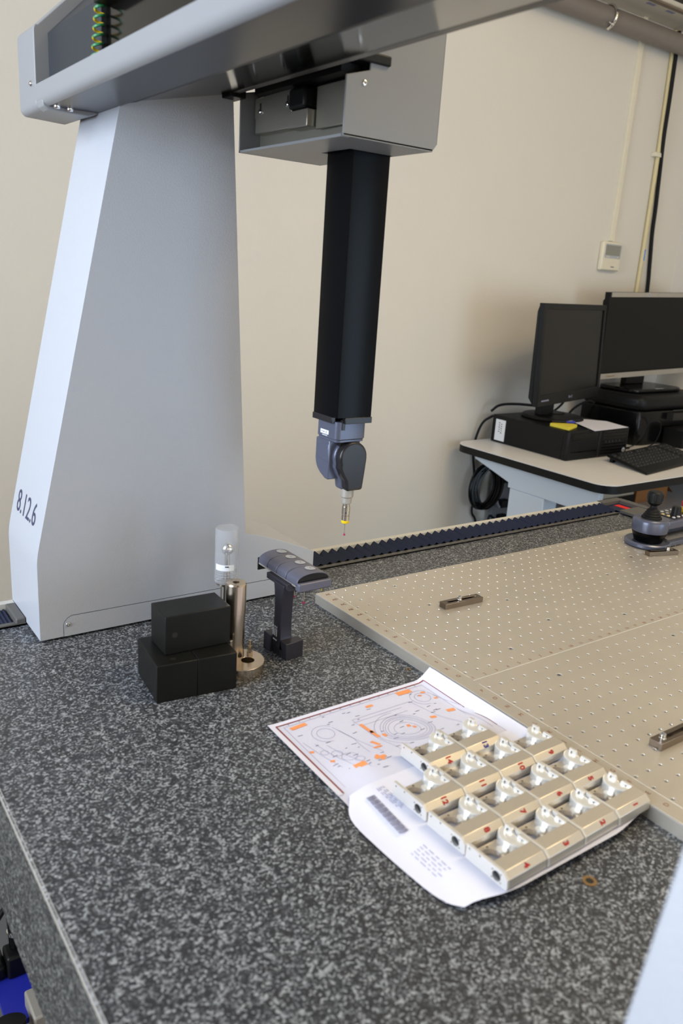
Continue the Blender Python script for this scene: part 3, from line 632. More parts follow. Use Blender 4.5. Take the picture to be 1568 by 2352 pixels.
for i in range(10):
    for j in range(4):
        x, y = JC[0] + .052 + i * .019, -0.111 + j * .0145
        if 3 <= i <= 4 and 0 <= j <= 2: continue
        (ky if (i, j) in ((0, 1), (1, 1), (0, 2)) else kb).lathe([(0.0042, PT + .0655), (0.0042, PT + .0675), (0.003, PT + .0685), (1e-5, PT + .0685)], (x, y, 0), 10)
obj('push_buttons', kb, 'disc', t); obj('push_buttons', ky, 'creamd', t, label='yellowish push buttons')
obj('dial', G().lathe([(0.0125, PT + .066), (0.0115, PT + .068), (0.0108, PT + .084), (0.0095, PT + .0875), (1e-5, PT + .0880)], (0.917, -0.0990, 0), 20), 'black', t, label='black rotary dial')
st = G().lathe([(0.0160, PT + .066), (0.0160, PT + .074), (1e-5, PT + .074)], (0.976, -0.090, 0), 22)
obj('stop_base', st, 'yellow', t, label='yellow base of the stop button')
obj('stop_button', G().lathe([(0.009, PT + .074), (0.009, PT + .078), (0.0135, PT + .080), (0.0135, PT + .090), (0.011, PT + .093), (1e-5, PT + .0935)], (0.976, -0.090, 0), 22), 'red', t, label='red emergency stop button')

# ================================================================== BLACK STEEL BLOCKS
def block(name_label, c, z, sx_, sy_, sz, rz, hole=None):
    t = thing('steel_block', name_label, 'steel block', (c[0], c[1], z), rz, 'blackened steel blocks')
    obj('block_body', G().box(-sx_ / 2, sx_ / 2, -sy_ / 2, sy_ / 2, 0, sz), 'blackblock', t, bev=0.0012, local=True)
    for kind, p in hole or ():
        if kind == 'f': obj('hole', G().lathe([(0.0042, 0.0002), (1e-5, 0.0002)], (0, 0, 0), 18), 'slot', t, local=True).matrix_local = Matrix.Translation((p[0], -sy_ / 2, p[1])) @ Matrix.Rotation(PI / 2, 4, 'X')
        else: obj('hole', G().lathe([(0.0042, sz + .0002), (1e-5, sz + .0002)], (p[0], p[1], 0), 18), 'slot', t, local=True)
    return t
a = math.radians(-6.5); u = Vector((math.cos(a), math.sin(a), 0)); v = Vector((-u.y, u.x, 0))
near = Vector((-0.4232, -0.1840, 0))
c1 = near + u * 0.0292 + v * 0.048; c2 = near + u * 0.0879 + v * 0.048
block('left block of the two lower blackened steel blocks', c1, 0.0, 0.0584, 0.096, 0.057, a, [('t', (-0.002, -0.034))])
block('right block of the two lower blackened steel blocks', c2, 0.0, 0.0584, 0.096, 0.057, a)
b = math.radians(-2.5); u2 = Vector((math.cos(b), math.sin(b), 0)); v2 = Vector((-u2.y, u2.x, 0))
c3 = Vector((-0.4003, -0.1600, 0)) + u2 * 0.0495 + v2 * 0.0285
block('blackened steel block lying on top of the other two', c3, 0.0572, 0.099, 0.057, 0.058, b, [('f', (-0.0355, 0.029))])

# ================================================================== STEEL COLUMN STAND
SC = (-0.2755, -0.1300)
t = thing('steel_pillar', 'polished steel pillar on a round base beside the black blocks', 'stand', (SC[0], SC[1], 0))
dc = (-0.2745, -0.1480)
obj('base_disc', G().prism(circ(dc[0], dc[1], 0.0365, 40), 'z', 0.0, 0.0158, holes=[circ(-0.2655, -0.1545, 0.0100, 20)]), 'ground', t, bev=0.001)
obj('base_hole', G().lathe([(0.0099, 0.004), (1e-5, 0.004)], (-0.2655, -0.1545, 0), 18), 'slot', t)
obj('lower_shaft', G().lathe([(0.0150, 0.0155), (0.0150, 0.0865), (0.0158, 0.0872)], (SC[0], SC[1], 0), 36), 'ground', t)
obj('upper_shaft', G().lathe([(0.0158, 0.0870), (0.0158, 0.1330), (0.0145, 0.1350), (0.0050, 0.1350), (0.0048, 0.130), (1e-5, 0.130)], (SC[0], SC[1], 0), 36), 'ground', t)
obj('socket', G().lathe([(0.0048, 0.1304), (1e-5, 0.1304)], (SC[0], SC[1], 0), 6), 'slot', t)
obj('bolt', G().lathe([(0.0050, 0.0157), (0.0050, 0.0210), (0.0036, 0.0215), (0.0036, 0.0300), (0.0030, 0.0305), (0.0030, 0.0380), (0.0022, 0.0385), (1e-5, 0.0385)], (-0.2525, -0.1375, 0), 8), 'steel', t)
obj('pin', G().lathe([(0.0038, 0.0157), (0.0038, 0.0520), (0.0030, 0.0535), (1e-5, 0.0535)], (-0.2935, -0.1500, 0), 14), 'steel', t)

# reference sphere on its post, with a clear plastic tube over it
TC = (-0.2700, -0.0880)
t = thing('reference_sphere', 'small polished ball on a stem inside the clear plastic tube', 'calibration ball', (TC[0], TC[1], 0))
obj('ball', G().ball((TC[0] + .001, TC[1], 0.1735), 0.0098, 28, 18), 'chrome', t)
obj('stem', G().cyl((TC[0] + .001, TC[1], 0.125), (TC[0] + .001, TC[1], 0.166), 0.0050, 0.0036), 'steel', t)
obj('post', G().lathe([(0.020, 0.0), (0.020, 0.008), (0.0085, 0.0095), (0.0085, 0.1150), (0.0150, 0.1165), (0.0150, 0.1200), (0.005, 0.125)], (TC[0], TC[1], 0), 28), 'steel', t)
t = thing('plastic_tube', 'clear plastic tube with white label standing upside down above the steel pillar', 'tube', (TC[0], TC[1], 0.1205))
obj('tube_wall', G().lathe([(0.0172, 0.1390), (0.0180, 0.1400), (0.0180, 0.2055), (0.0172, 0.2075), (1e-5, 0.2080), (1e-5, 0.2072), (0.0166, 0.2068), (0.0172, 0.2050), (0.0172, 0.1400)], (TC[0], TC[1], 0), 36), 'clear', t)
th = G()
pts = [(TC[0] + 0.0172 * math.cos(q), TC[1] + 0.0172 * math.sin(q), 0.1225 + 0.016 * i / 96) for i in range(97) for q in [2 * PI * 4 * i / 96]]
th.tube(pts, 0.0012, 6); th.lathe([(0.0168, 0.1215), (0.0168, 0.1395)], (TC[0], TC[1], 0), 36); th.lathe([(0.0178, 0.1215), (0.0178, 0.1235)], (TC[0], TC[1], 0), 36)
obj('screw_thread', th, 'clear', t)
tl = G().lathe([(0.0183, 0.1435), (0.0183, 0.1530)], (TC[0], TC[1], 0), 14, PI * 1.02, PI * 1.56)
lb = obj('label', tl, 'label', t, label='white paper label')
tm = frame(Vector((TC[0] + 0.0188 * math.cos(PI * 1.36), TC[1] + 0.0188 * math.sin(PI * 1.36), 0.1506)), (-math.sin(PI * 1.36), math.cos(PI * 1.36), 0), (0, 0, 1))
pm = G(); pm.M = tm
for k in range(3): pm.box(-.003 + k * .0020, -.0014 + k * .0020, -.001, .001, 0, .0002)
tag(obj('label_print', pm, 'inkb', lb), kind='stuff')

# ================================================================== STYLUS RACK
RX, RY = -0.187, -0.134
t = thing('stylus_rack', 'slate grey probe changing rack with four rounded lids on a post', 'rack', (RX, RY, 0))
obj('base_block', G().prism([(-0.2010, -0.1600), (-0.1670, -0.1565), (-0.1670, -0.1400), (-0.2010, -0.1400)], 'z', 0.0, 0.0285), 'rackd', t, bev=0.001)
obj('base_block', G().prism([(-0.2055, -0.1200), (-0.1700, -0.1200), (-0.1700, -0.0980), (-0.2055, -0.0980)], 'z', 0.0, 0.0280), 'rackd', t, bev=0.001)
obj('base_bridge', G().box(-0.200, -0.170, -0.1405, -0.1195, 0.0, 0.016), 'rackd', t)
for x, z in ((-0.1920, 0.0185), (-0.1745, 0.0085), (-0.1745, 0.0225)): obj('hole', G().cyl((x, -0.1588 + (x + .2) * .11, z), (x, -0.1594 + (x + .2) * .11, z), 0.0030 if x < -.18 else .0018, n=14), 'slot', t)
prof = [(-0.1440, 0.012), (-0.1385, 0.020), (-0.1350, 0.032), (-0.1340, 0.055), (-0.1350, 0.085), (-0.1375, 0.108), (-0.1400, 0.120)]
prof2 = [(-0.1090, 0.120), (-0.1120, 0.105), (-0.1140, 0.085), (-0.1140, 0.055), (-0.1120, 0.034), (-0.1060, 0.018), (-0.1000, 0.012)]
obj('post', G().prism([(y - .006, z) for y, z in prof] + [(y - .006, z) for y, z in prof2], 'x', -0.2010, -0.1800), 'rackd', t, bev=0.001)
gs = G()
for k in range(3): gs.box(-0.2016, -0.2008, -0.1310 + k * .0048, -0.1290 + k * .0048, 0.030, 0.0425).box(-0.2016, -0.2008, -0.1310 + k * .0048, -0.1290 + k * .0048, 0.0440, 0.0470)
obj('label_marks', gs, 'label', t); gs = G()
for k in range(3): gs.box(-0.2016, -0.2008, -0.1310 + k * .0038, -0.1280 + k * .0038, 0.0225, 0.0245)
tag(obj('small_print', gs, 'label', t), kind='stuff')
obj('cross_bar', G().prism([(-0.1985, 0.1145), (-0.1945, 0.1115), (-0.1700, 0.1115), (-0.1700, 0.1240), (-0.1985, 0.1240)], 'y', -0.1500, -0.0880), 'rackd', t, bev=0.001)
obj('bar_hole', G().cyl((-0.186, -0.1499, 0.1165), (-0.186, -0.1504, 0.1165), 0.0022, n=12), 'slot', t)
obj('rail', G().box(-0.1900, -0.1320, -0.1660, -0.0470, 0.1225, 0.1250), 'silver', t)
obj('far_plate', G().box(-0.1905, -0.1330, -0.0475, -0.0450, 0.1120, 0.1330), 'black', t)
def lidprof(s=0.0): return [(-0.1905 - s, 0.1250)] + [(-0.1610 - (0.0295 + s) * math.cos(q), 0.1300 + (0.0135 + s) * math.sin(q) ** 0.85) for q in [PI * i / 14 for i in range(15)]] + [(-0.1315 + s, 0.1250)]
obj('lid_core', G().prism(lidprof(-0.0016), 'y', -0.1660, -0.0480), 'blackg', t)
y = -0.0475
for k in range(4):
    y1 = y - 0.0285
    lid = obj('lid', G().prism(lidprof(), 'y', y1 + (0.0010 if k < 3 else -0.0035), y - 0.0004), 'rack', t, bev=0.0008, label=None)
    dc_ = (-0.1560, (y + y1) / 2)
    dz = lambda x: 0.1300 + 0.0135 * max(0.0, 1 - ((x + 0.1610) / 0.0295) ** 2) ** 0.425 + 0.0006
    dg_ = G(); vs = [(dc_[0], dc_[1], dz(dc_[0]))] + [(dc_[0] + .0085 * math.cos(q), dc_[1] + .0085 * math.sin(q), dz(dc_[0] + .0085 * math.cos(q))) for q in [2 * PI * i / 24 for i in range(24)]]
    dg_.add(vs, [(0, 1 + i, 1 + (i + 1) % 24) for i in range(24)], True)
    dd = obj('disc', dg_, 'disc', lid)
    text('lettering', str(k + 1), 0.0065, 'inkg', lid, frame(Vector((dc_[0], dc_[1], dz(dc_[0]) + .0003)), (1, 0, 0), (0, 1, 0)))
    y = y1
obj('front_lip', G().prism(rrect(-0.1905, -0.1310, 0.1165, 0.1305, 0.003), 'y', -0.1720, -0.1600), 'rack', t, bev=0.002)
for k, (yy, mt) in enumerate(((-0.1460, 'steel'), (-0.0900, 'steel'), (-0.1180, 'steel'))):
    sx_ = -0.1640 if k != 1 else -0.150
    st_ = obj('hanging_stylus', G().cyl((sx_, yy, 0.123), (sx_, yy, 0.105), 0.0022, 0.0018, 12).cyl((sx_, yy, 0.105), (sx_, yy, 0.088), 0.0008, n=8), 'steel', t)
    obj('ruby_ball', G().ball((sx_, yy, 0.0865), 0.0021, 12, 8), 'ruby', st_)
yr = obj('hanging_stylus', G().lathe([(0.0058, 0.1190), (0.0058, 0.1235), (0.0068, 0.1245)], (-0.1385, -0.1570, 0), 18).cyl((-0.1385, -0.1570, 0.1195), (-0.1385, -0.1570, 0.1060), 0.0014, .0006, 10), 'yellow', t, label='yellow ringed stylus holder')

# ================================================================== PAPERS
def sst(v): v = max(0.0, min(1.0, v)); return v * v * (3 - 2 * v)
def pz_(x, y):
    z = 0.0012 + 0.0088 * sst((-0.395 - y) / 0.06) * sst((x + 0.315) / 0.06)
    if x > -0.062: z = max(z, 0.0012 + 0.0165 * min(1, (x + 0.062) / 0.026) ** 1.6)
    if x < -0.300: z += 0.0018 * ((-0.300 - x) / 0.025) ** 2
    return z
t = thing('drawing_sheet', 'large engineering drawing sheet with orange highlighter marks on the granite', 'paper', (-0.18, -0.45, 0.0))
A0, A1, B0, B1 = -0.3200, -0.0345, -0.670, -0.3085
def sheet(u_, v_):
    x = A0 + (A1 - A0) * u_; y = B0 + (B1 - B0) * v_
    y += -0.004 * (1 - u_) * 0
    return (x - 0.008 * (1 - v_) * (1 - u_), y, pz_(x, y))
obj('sheet', G().grid(sheet, 40, 30), 'paperb', t)
def ribbon(g_, pts, wd, closed=False):
    P = [Vector((p[0], p[1], 0)) for p in pts]
    if closed: P.append(P[0])
    for a_, b_ in zip(P, P[1:]):
        n_ = max(1, int((b_ - a_).length / 0.008)); d = (b_ - a_)
        if d.length < 1e-7: continue
        nrm = Vector((-d.y, d.x, 0)).normalized() * wd / 2
        for i in range(n_):
            p, q = a_ + d * (i / n_), a_ + d * ((i + 1) / n_)
            g_.add([(r.x, r.y, pz_(r.x, r.y) + .0004) for r in (p - nrm, q - nrm, q + nrm, p + nrm)], [(0, 1, 2, 3)])
# white margin and red-brown frame
mg = G()
ribbon(mg, [(-0.3195, -0.3125), (-0.036, -0.3125)], 0.007); ribbon(mg, [(-0.3165, -0.315), (-0.3205, -0.48)], 0.008); ribbon(mg, [(-0.044, -0.315), (-0.044, -0.66)], 0.018)
obj('white_margin', mg, 'paper', t)
bf = G(); ribbon(bf, [(-0.3115, -0.3170), (-0.0535, -0.3170)], 0.0022); ribbon(bf, [(-0.0535, -0.3170), (-0.0535, -0.470)], 0.0012); ribbon(bf, [(-0.3115, -0.3170), (-0.3155, -0.478)], 0.0026)
obj('frame_print', bf, 'inkbrown', t)
pr = G(); W_ = 0.0006
def ell(cx_, cy_, rx, ry, n=36, a0=0, a1=2 * PI): return [(cx_ + rx * math.cos(a0 + (a1 - a0) * i / n), cy_ + ry * math.sin(a0 + (a1 - a0) * i / n)) for i in range(n + 1)]
ribbon(pr, [(-0.303, -0.323), (-0.062, -0.323), (-0.062, -0.47)], W_); ribbon(pr, [(-0.303, -0.323), (-0.307, -0.47)], W_)
for rr in (0.018, 0.026, 0.030, 0.033, 0.037): ribbon(pr, ell(-0.160, -0.408, rr, rr), W_)
ribbon(pr, ell(-0.160, -0.408, 0.045, 0.045, 24, PI * .45, PI * 1.3), W_)
ribbon(pr, [(-0.212, -0.352), (-0.110, -0.352), (-0.085, -0.46)], W_); ribbon(pr, [(-0.212, -0.352), (-0.205, -0.46), (-0.10, -0.46)], W_); ribbon(pr, [(-0.215, -0.359), (-0.130, -0.359)], W_); ribbon(pr, [(-0.21, -0.37), (-0.128, -0.37)], W_)
for cx_, cy_ in ((-0.262, -0.362), (-0.085, -0.352)):
    ribbon(pr, ell(cx_, cy_, 0.012, 0.012), W_); ribbon(pr, ell(cx_, cy_, 0.019, 0.019, 26, PI * .2, PI * 1.5), W_)
    ribbon(pr, [(cx_ + .016, cy_ + .009), (cx_ + .026, cy_ - .028), (cx_ + .020, cy_ - .07)], W_); ribbon(pr, [(cx_ + .019, cy_ - .002), (cx_ + .031, cy_ - .045), (cx_ + .034, cy_ - .08)], W_)
for cx_, cy_, rr in ((-0.276, -0.408, .007), (-0.268, -0.424, .010), (-0.262, -0.438, .006), (-0.288, -0.398, .005)): ribbon(pr, ell(cx_, cy_, rr, rr, 20), W_)
for k in range(3): ribbon(pr, [(-0.300 + k * .012, -0.365 - k * .01), (-0.285 + k * .012, -0.46)], W_)
tag(obj('line_print', pr, 'inkl', t), kind='stuff')
ti = G(); rnd = random.Random(4)
for k in range(60):
    x, y = rnd.uniform(-0.300, -0.075), rnd.uniform(-0.470, -0.326); ribbon(ti, [(x, y), (x + rnd.uniform(.003, .008), y + rnd.uniform(-.001, .001))], 0.0013)
for k in range(14): ribbon(ti, [(-0.295 + k * .017, -0.3200), (-0.293 + k * .017, -0.3200)], 0.0015)
tag(obj('text_print', ti, 'inkg', t), kind='stuff')
for pts, wd in (([(-0.297, -0.331), (-0.272, -0.329)], .0068), ([(-0.113, -0.327), (-0.088, -0.328)], .0095), ([(-0.175, -0.334), (-0.163, -0.334)], .0050), ([(-0.2085, -0.366), (-0.2050, -0.404)], .0050), ([(-0.208, -0.388), (-0.203, -0.389)], .0055), ([(-0.196, -0.400), (-0.196, -0.408)], .005),
                ([(-0.222, -0.408), (-0.219, -0.422)], .0050), ([(-0.231, -0.4260), (-0.219, -0.4265)], .0045), ([(-0.247, -0.4490), (-0.232, -0.4510)], .0058), ([(-0.242, -0.4430), (-0.238, -0.4570)], .0050), ([(-0.278, -0.4490), (-0.262, -0.4500)], .0095), ([(-0.3040, -0.3880), (-0.2990, -0.3900)], .0045), ([(-0.2930, -0.4180), (-0.288, -0.4210)], .0045),
                ([(-0.155, -0.401), (-0.150, -0.402)], .006), ([(-0.150, -0.408), (-0.146, -0.409)], .006), ([(-0.079, -0.3405), (-0.072, -0.3420)], .004), ([(-0.087, -0.346), (-0.083, -0.347)], .004), ([(-0.071, -0.362), (-0.066, -0.363)], .004), ([(-0.079, -0.3980), (-0.066, -0.4000)], .007), ([(-0.112, -0.400), (-0.103, -0.402)], .006)):
    hl = G(); ribbon(hl, pts, wd)
    for q in hl.v: q.z += 0.0001
    obj('highlighter_mark', hl, 'orange', t)
t = thing('document_sheet', 'white printed sheet with barcode under the aluminium brackets', 'paper', (-0.18, -0.59, 0.0))
def dz_(x, y): return 0.0016 + 0.0096 * sst((x + 0.336) / 0.055)
# left and front outline of the sheet, walked by v
edge_l = spline([(-0.3140, -0.4880, 0), (-0.3350, -0.5200, 0), (-0.3370, -0.572, 0), (-0.3330, -0.640, 0), (-0.3275, -0.668, 0), (-0.3180, -0.6840, 0)], 5)
g = G()
def dsheet(u_, v_):
    e_ = edge_l[min(len(edge_l) - 1, int(round(v_ * (len(edge_l) - 1))))]
    yr = -0.488 + (-0.6905 + 0.488) * v_; xr = -0.0365
    k_ = u_ ** 0.9
    x = e_[0] + (xr - e_[0]) * k_; y = e_[1] + (yr - e_[1]) * sst(k_ * 4) 
    if v_ > 0.999: y -= 0.0085 * sst(k_ * 7) * (1 - sst((k_ - .75) * 4))
    return (x, y, dz_(x, y))
g.grid(dsheet, 40, len(edge_l) - 1)
ds = obj('sheet', g, 'paper', t)
bc = G()
for k in range(26):
    y = -0.508 - k * 0.00265; bc.M = Matrix.Translation((0, 0, dz_(-0.297, y) + .0003)); bc.box(-0.3045 - k * .00022, -0.2925 - k * .00022, y, y + (0.0017 if k % 3 else 0.0011), 0.0003, 0.0007)
tag(obj('barcode', bc, 'inkg', t, label='printed barcode'), kind='stuff')
tx = G(); rnd = random.Random(9)
for row in range(9):
    x = -0.283 - row * 0.004; 
    if row < 4: x = -0.2850 + row * 0.003
    y = -0.500 - (0.10 if row >= 4 else 0)
    for k in range(5):
        L = rnd.uniform(.003, .009); tx.M = Matrix.Translation((0, 0, dz_(x, y) + .0003)); tx.box(x, x + .0008, y - L, y, 0.0, 0.0003); y -= L + .003
tag(obj('text_print', tx, 'inkl', t), kind='stuff')
t2 = thing('paper_stack', 'pile of white papers under the printed sheet and brackets', 'paper stack', (-0.16, -0.56, 0.0))
for k in range(5):
    d_ = random.uniform(-.004, .004)
    obj('paper_sheet', G().box(-0.262 + d_, -0.050 + d_, -0.672 + d_ * .7, -0.462, 0.0003 + k * .0018, 0.0003 + k * .0018 + .0015), 'paper', t2)
# ================================================================== ALUMINIUM BRACKETS (14)
BL, BH = 0.0597, 0.0176
def bracket_proto(label):
    t = thing('aluminium_bracket', label, 'machined part', (0, 0, 0), 0, 'numbered aluminium brackets')
    cs = [(-0.0500, BH), (-0.0566, BH - .0056), (-0.0575, 0.0022), (-0.0550, 0)]
    bc_ = (-0.0425, 0.0080)
    holes = [circ(bc_[0], bc_[1], 0.0056, 20)] + [circ(bc_[0] + .0080 * math.cos(q), bc_[1] + .0066 * math.sin(q), 0.0010, 8) for q in (0.7, 2.3, 3.85, 5.5)] + [circ(-0.0045, 0.0140, 0.0012, 10), circ(-0.0190, 0.0150, 0.0013, 10)]
    obj('end_wall', G().prism([(0, 0), (0, BH)] + cs, 'x', 0, 0.0036, holes=holes), 'aluw', t, local=True)
    obj('bore', G().cyl((0.0035, bc_[0], bc_[1]), (0.0038, bc_[0], bc_[1]), 0.0080, n=20), 'bore', t, local=True)
    obj('bar', G().prism([(-0.0335, 0.0), (-0.0335, BH)] + cs, 'x', 0.0037, BL), 'alu', t, local=True, bev=0.0003)
    obj('floor_plate', G().prism([(0.0037, -0.0334), (0.0555, -0.0334), (0.0555, -0.001), (0.0037, -0.001)], 'z', 0.0, 0.0040, holes=[circ(0.0185, -0.0185, 0.0105, 24)]), 'alu', t, local=True)
    obj('ring', G().lathe([(0.0105, 0.0), (0.0105, 0.0070), (0.0142, 0.0070), (0.0142, 0.0039)], (0.0185, -0.0185, 0), 28), 'alu', t, local=True)
    notch = [(-0.0150 + 0.0042 * math.cos(q), BH - 0.0003 - 0.0050 * math.sin(q)) for q in [PI * i / 8 for i in range(9)]]
    ew = [(-0.0010, 0), (-0.0334, 0), (-0.0334, BH)] + [(-0.0200, BH)] + list(reversed(notch)) + [(-0.0100, BH), (-0.0095, BH + .0012), (-0.0010, BH + .0012)]
    obj('eared_wall', G().prism(ew, 'x', 0.0565, BL, holes=[circ(-0.0050, BH - .0026, 0.0012, 10), circ(-0.0255, BH - .0034, 0.0012, 10)]), 'aluw', t, local=True)
    bs = G().lathe([(0.0182, 0.0041), (0.0182, 0.0140), (0.0172, 0.0150), (0.0120, 0.0150), (0.0105, 0.0138), (1e-5, 0.0138)], (0.0564, -0.0160, 0), 26, PI / 2, 1.5 * PI)
    obj('boss', bs, 'alup', t, local=True, label='bright turned boss')
    obj('small_boss', G().lathe([(0.0060, 0.0038), (0.0060, 0.0078), (0.0048, 0.0088), (1e-5, 0.0088)], (0.0345, -0.0185, 0), 18), 'alup', t, local=True)
    obj('dowel_hole', G().lathe([(0.0012, 0.00712), (1e-5, 0.00712)], (0.0245, -0.0070, 0), 10), 'slot', t, local=True)
    return t
rowdef = [(-0.6396, -0.2757, [4, 3, 2, 1]), (-0.5800, -0.2762, [8, 7, 6, 5]), (-0.5187, -0.2755, [12, 11, 10, 9]), (-0.4625, -0.2175, [14, 13])]
rn = ['front row', 'second row', 'third row', 'back row']
pos4 = ['left end', 'second from left', 'third from left', 'right end']
proto = None
chn = Vector((0, -0.0056, 0.0066)).normalized()
for r, (yf, xs_, nums) in enumerate(rowdef):
    for k, n in enumerate(nums):
        col_ = 'blue' if n == 13 else 'red'
        place = pos4[k] if len(nums) == 4 else ('left' if k == 0 else 'right')
        lab = f'aluminium bracket marked {col_} {n}, {rn[r]}, {place}'
        loc = (xs_ + k * 0.0604, yf + k * .0010 + random.uniform(-.0004, .0004), 0.0118); rz = 0.022 + random.uniform(-.005, .005)
        if proto is None:
            proto = o = bracket_proto(lab); o.location = loc; o.rotation_euler = (0, 0, rz); WM[o.name] = Matrix.Translation(loc) @ Matrix.Rotation(rz, 4, 'Z'); made = list(o.children)
        else:
            o = proto.copy(); COL.objects.link(o); o.location = loc; o.rotation_euler = (0, 0, rz); o['label'] = lab
            WM[o.name] = Matrix.Translation(loc) @ Matrix.Rotation(rz, 4, 'Z')
            for ch in made:
                c = ch.copy(); COL.objects.link(c); c.parent = o; WM[c.name] = WM[o.name]
        Mw = WM[o.name]
        ctr = Mw @ Vector((0.033 + random.uniform(-.004, .004), -0.0533, BH - .0028)) + chn * 0.00035
        text('number', str(n), 0.0105, 'inkbl' if n == 13 else 'inkr', o, frame(ctr, (0, -0.0066, -0.0056), (1, 0, 0)), bold=0.0004, ext=.0001)

# ================================================================== DESK AND COMPUTERS
DZ = -0.05
t = thing('computer_desk', 'grey laminate computer desk with black edge and pale frame', 'desk', (1.95, 0.87, FZ))
dp = [(3.0, 0.487)] + [(1.545, 0.487)] + arc2((1.545, 0.557), 0.07, 1.5 * PI, PI, 6) + arc2((1.545, 1.190), 0.07, PI, PI / 2, 5) + [(3.0, 1.262)]
dp = [(min(x, 2.87), y) for x, y in dp]
obj('desk_top', G().prism(dp, 'z', DZ - .003, DZ), 'desk', t)
ep = [(x + (0.0 if x > 2.8 else 0), y) for x, y in dp]
obj('black_edge', G().prism(ep, 'z', DZ - .032, DZ - .0032), 'black', t, label='black desk edging')
obj('side_frame', G().prism([(1.168, -0.084), (1.168, -0.103), (0.9735, -0.157), (0.9735, -0.1768), (0.62, -0.1768), (0.55, -0.13), (0.55, -0.084)], 'x', 1.520, 1.545), 'deskw', t, bev=0.002)
obj('desk_leg', G().box(1.522, 1.60, 0.790, 0.9640, FZ, -0.1775), 'deskw', t, bev=0.003)
obj('desk_leg', G().box(2.70, 2.78, 0.790, 0.9640, FZ, -0.1775), 'deskw', t, bev=0.003)
obj('cross_rail', G().box(1.545, 2.75, 0.86, 0.90, -0.13, -0.084), 'deskw', t)
obj('shelf', G().box(1.60, 2.70, 0.62, 0.96, -0.262, -0.245), 'desk', t)

# desktop computer
t = thing('desktop_computer', 'black desktop computer lying flat under the left monitor', 'computer', (1.845, 1.03, DZ))
X0, X1, Y0, Y1, H = 1.658, 2.030, 0.822, 1.225, 0.114
obj('case', G().box(X0, X1, Y0 + .03, Y1, DZ + .002, DZ + H), 'black', t, bev=0.002)
fr = obj('front_bezel', G().box(X0 - .002, X1 + .002, Y0, Y0 + .03, DZ, DZ + H + .002), 'black', t, bev=0.006)
lab = obj('label', G().box(X0 - .0008, X0 + .001, 1.150, 1.205, DZ + .01, DZ + .098), 'label', t, label='white sticker with printed codes')
mk_ = G(); rnd = random.Random(2)
for k in range(10): mk_.box(X0 - .0014, X0 - .0006, 1.168 + (k % 2) * .012, 1.172 + (k % 2) * .012 + rnd.uniform(0, .003), DZ + .042 + k * .0045, DZ + .0455 + k * .0045)
obj('label_print', mk_, 'inkb', lab)
vg = G()
for k in range(8): vg.box(X0 + .205, X1 - .012, Y0 - .0015, Y0 + .001, DZ + .012 + k * .0125, DZ + .018 + k * .0125)
obj('vent_slats', vg, 'blackg', fr)
obj('drive_bay', G().box(X0 + .02, X0 + .175, Y0 - .001, Y0 + .001, DZ + .078, DZ + .104).box(X0 + .02, X0 + .175, Y0 - .001, Y0 + .001, DZ + .03, DZ + .034), 'blackg', fr)
obj('bezel_stripe', G().box(X0 + .182, X0 + .192, Y0 - .001, Y0 + .001, DZ + .006, DZ + .11), 'headdark', fr)
pb = G()
for k in range(5): pb.box(X0 + .222 + k * .022, X0 + .232 + k * .022, Y0 - .0025, Y0, DZ + .058, DZ + .066)
obj('front_ports', pb, 'anth', fr)
obj('badge', G().cyl((X1 - .022, Y0 - .001, DZ + .022), (X1 - .022, Y0 - .0025, DZ + .022), 0.0095, n=18), 'disc', fr, label='round pale badge')
text('badge_letters', 'hp', 0.010, 'inkb', fr, frame(Vector((X1 - .022, Y0 - .0028, DZ + .022)), (1, 0, 0), (0, 0, 1)))

# left monitor
PCT = DZ + H + .001
yaw, tilt, Wm, Hm = 0.2721, 0.0587, 0.59, 0.380
um = Vector((math.cos(yaw), math.sin(yaw), 0)); nb = Vector((-math.sin(yaw), math.cos(yaw), 0)); vm = (Vector((0, 0, 1)) * math.cos(tilt) + nb * math.sin(tilt)).normalized()
C0 = Vector((1.823, 0.974, 0.151))
t = thing('computer_monitor', 'black monitor on a round foot on top of the desktop computer', 'monitor', (1.80, 1.06, PCT))
MM = frame(C0, um, vm)      # local: x right, y up, z towards the viewer
MM = Matrix.Translation(C0) @ Matrix((um, nb, vm)).transposed().to_4x4()   # local: x right, y back, z up
def mg_(): q = G(); q.M = MM; return q
obj('bezel', mg_().prism([(-Wm / 2, 0), (Wm / 2, 0), (Wm / 2, Hm), (-Wm / 2, Hm)], 'y', 0, 0.022, holes=[[(-Wm / 2 + .02, .042), (Wm / 2 - .02, .042), (Wm / 2 - .02, Hm - .022), (-Wm / 2 + .02, Hm - .022)]]), 'black', t, bev=0.002)
obj('screen', mg_().box(-Wm / 2 + .015, Wm / 2 - .015, .005, .012, .03, Hm - .012), 'screen', t)
obj('back_shell', mg_().prism([(0.022, -0.0), (0.044, 0.03), (0.032, Hm - .03), (0.022, Hm)], 'x', -Wm / 2 + .004, Wm / 2 - .004), 'black', t, bev=0.006)
tm = MM @ Matrix.Translation((-Wm / 2 + .06, -0.0006, 0.021)) @ Matrix.Rotation(PI / 2, 4, 'X')
pm = G(); pm.M = tm
for k in range(6): pm.box(-.030 + k * .011, -.022 + k * .011, -.003, .003, 0, .0004)
tag(obj('model_print', pm, 'inkg', t), kind='stuff')
tm = MM @ Matrix.Translation((0.0, -0.0006, 0.021)) @ Matrix.Rotation(PI / 2, 4, 'X')
text('lettering', 'BenQ', 0.016, 'inkg', t, tm)
nk = Vector((1.795, 1.075, 0))
obj('neck', G().prism([(-.035, -.02), (.035, -.02), (.035, .02), (-.035, .02)], 'z', PCT + .018, 0.24), 'black', t, bev=0.003).location = tuple(Vector(( nk.x, nk.y, 0)) )
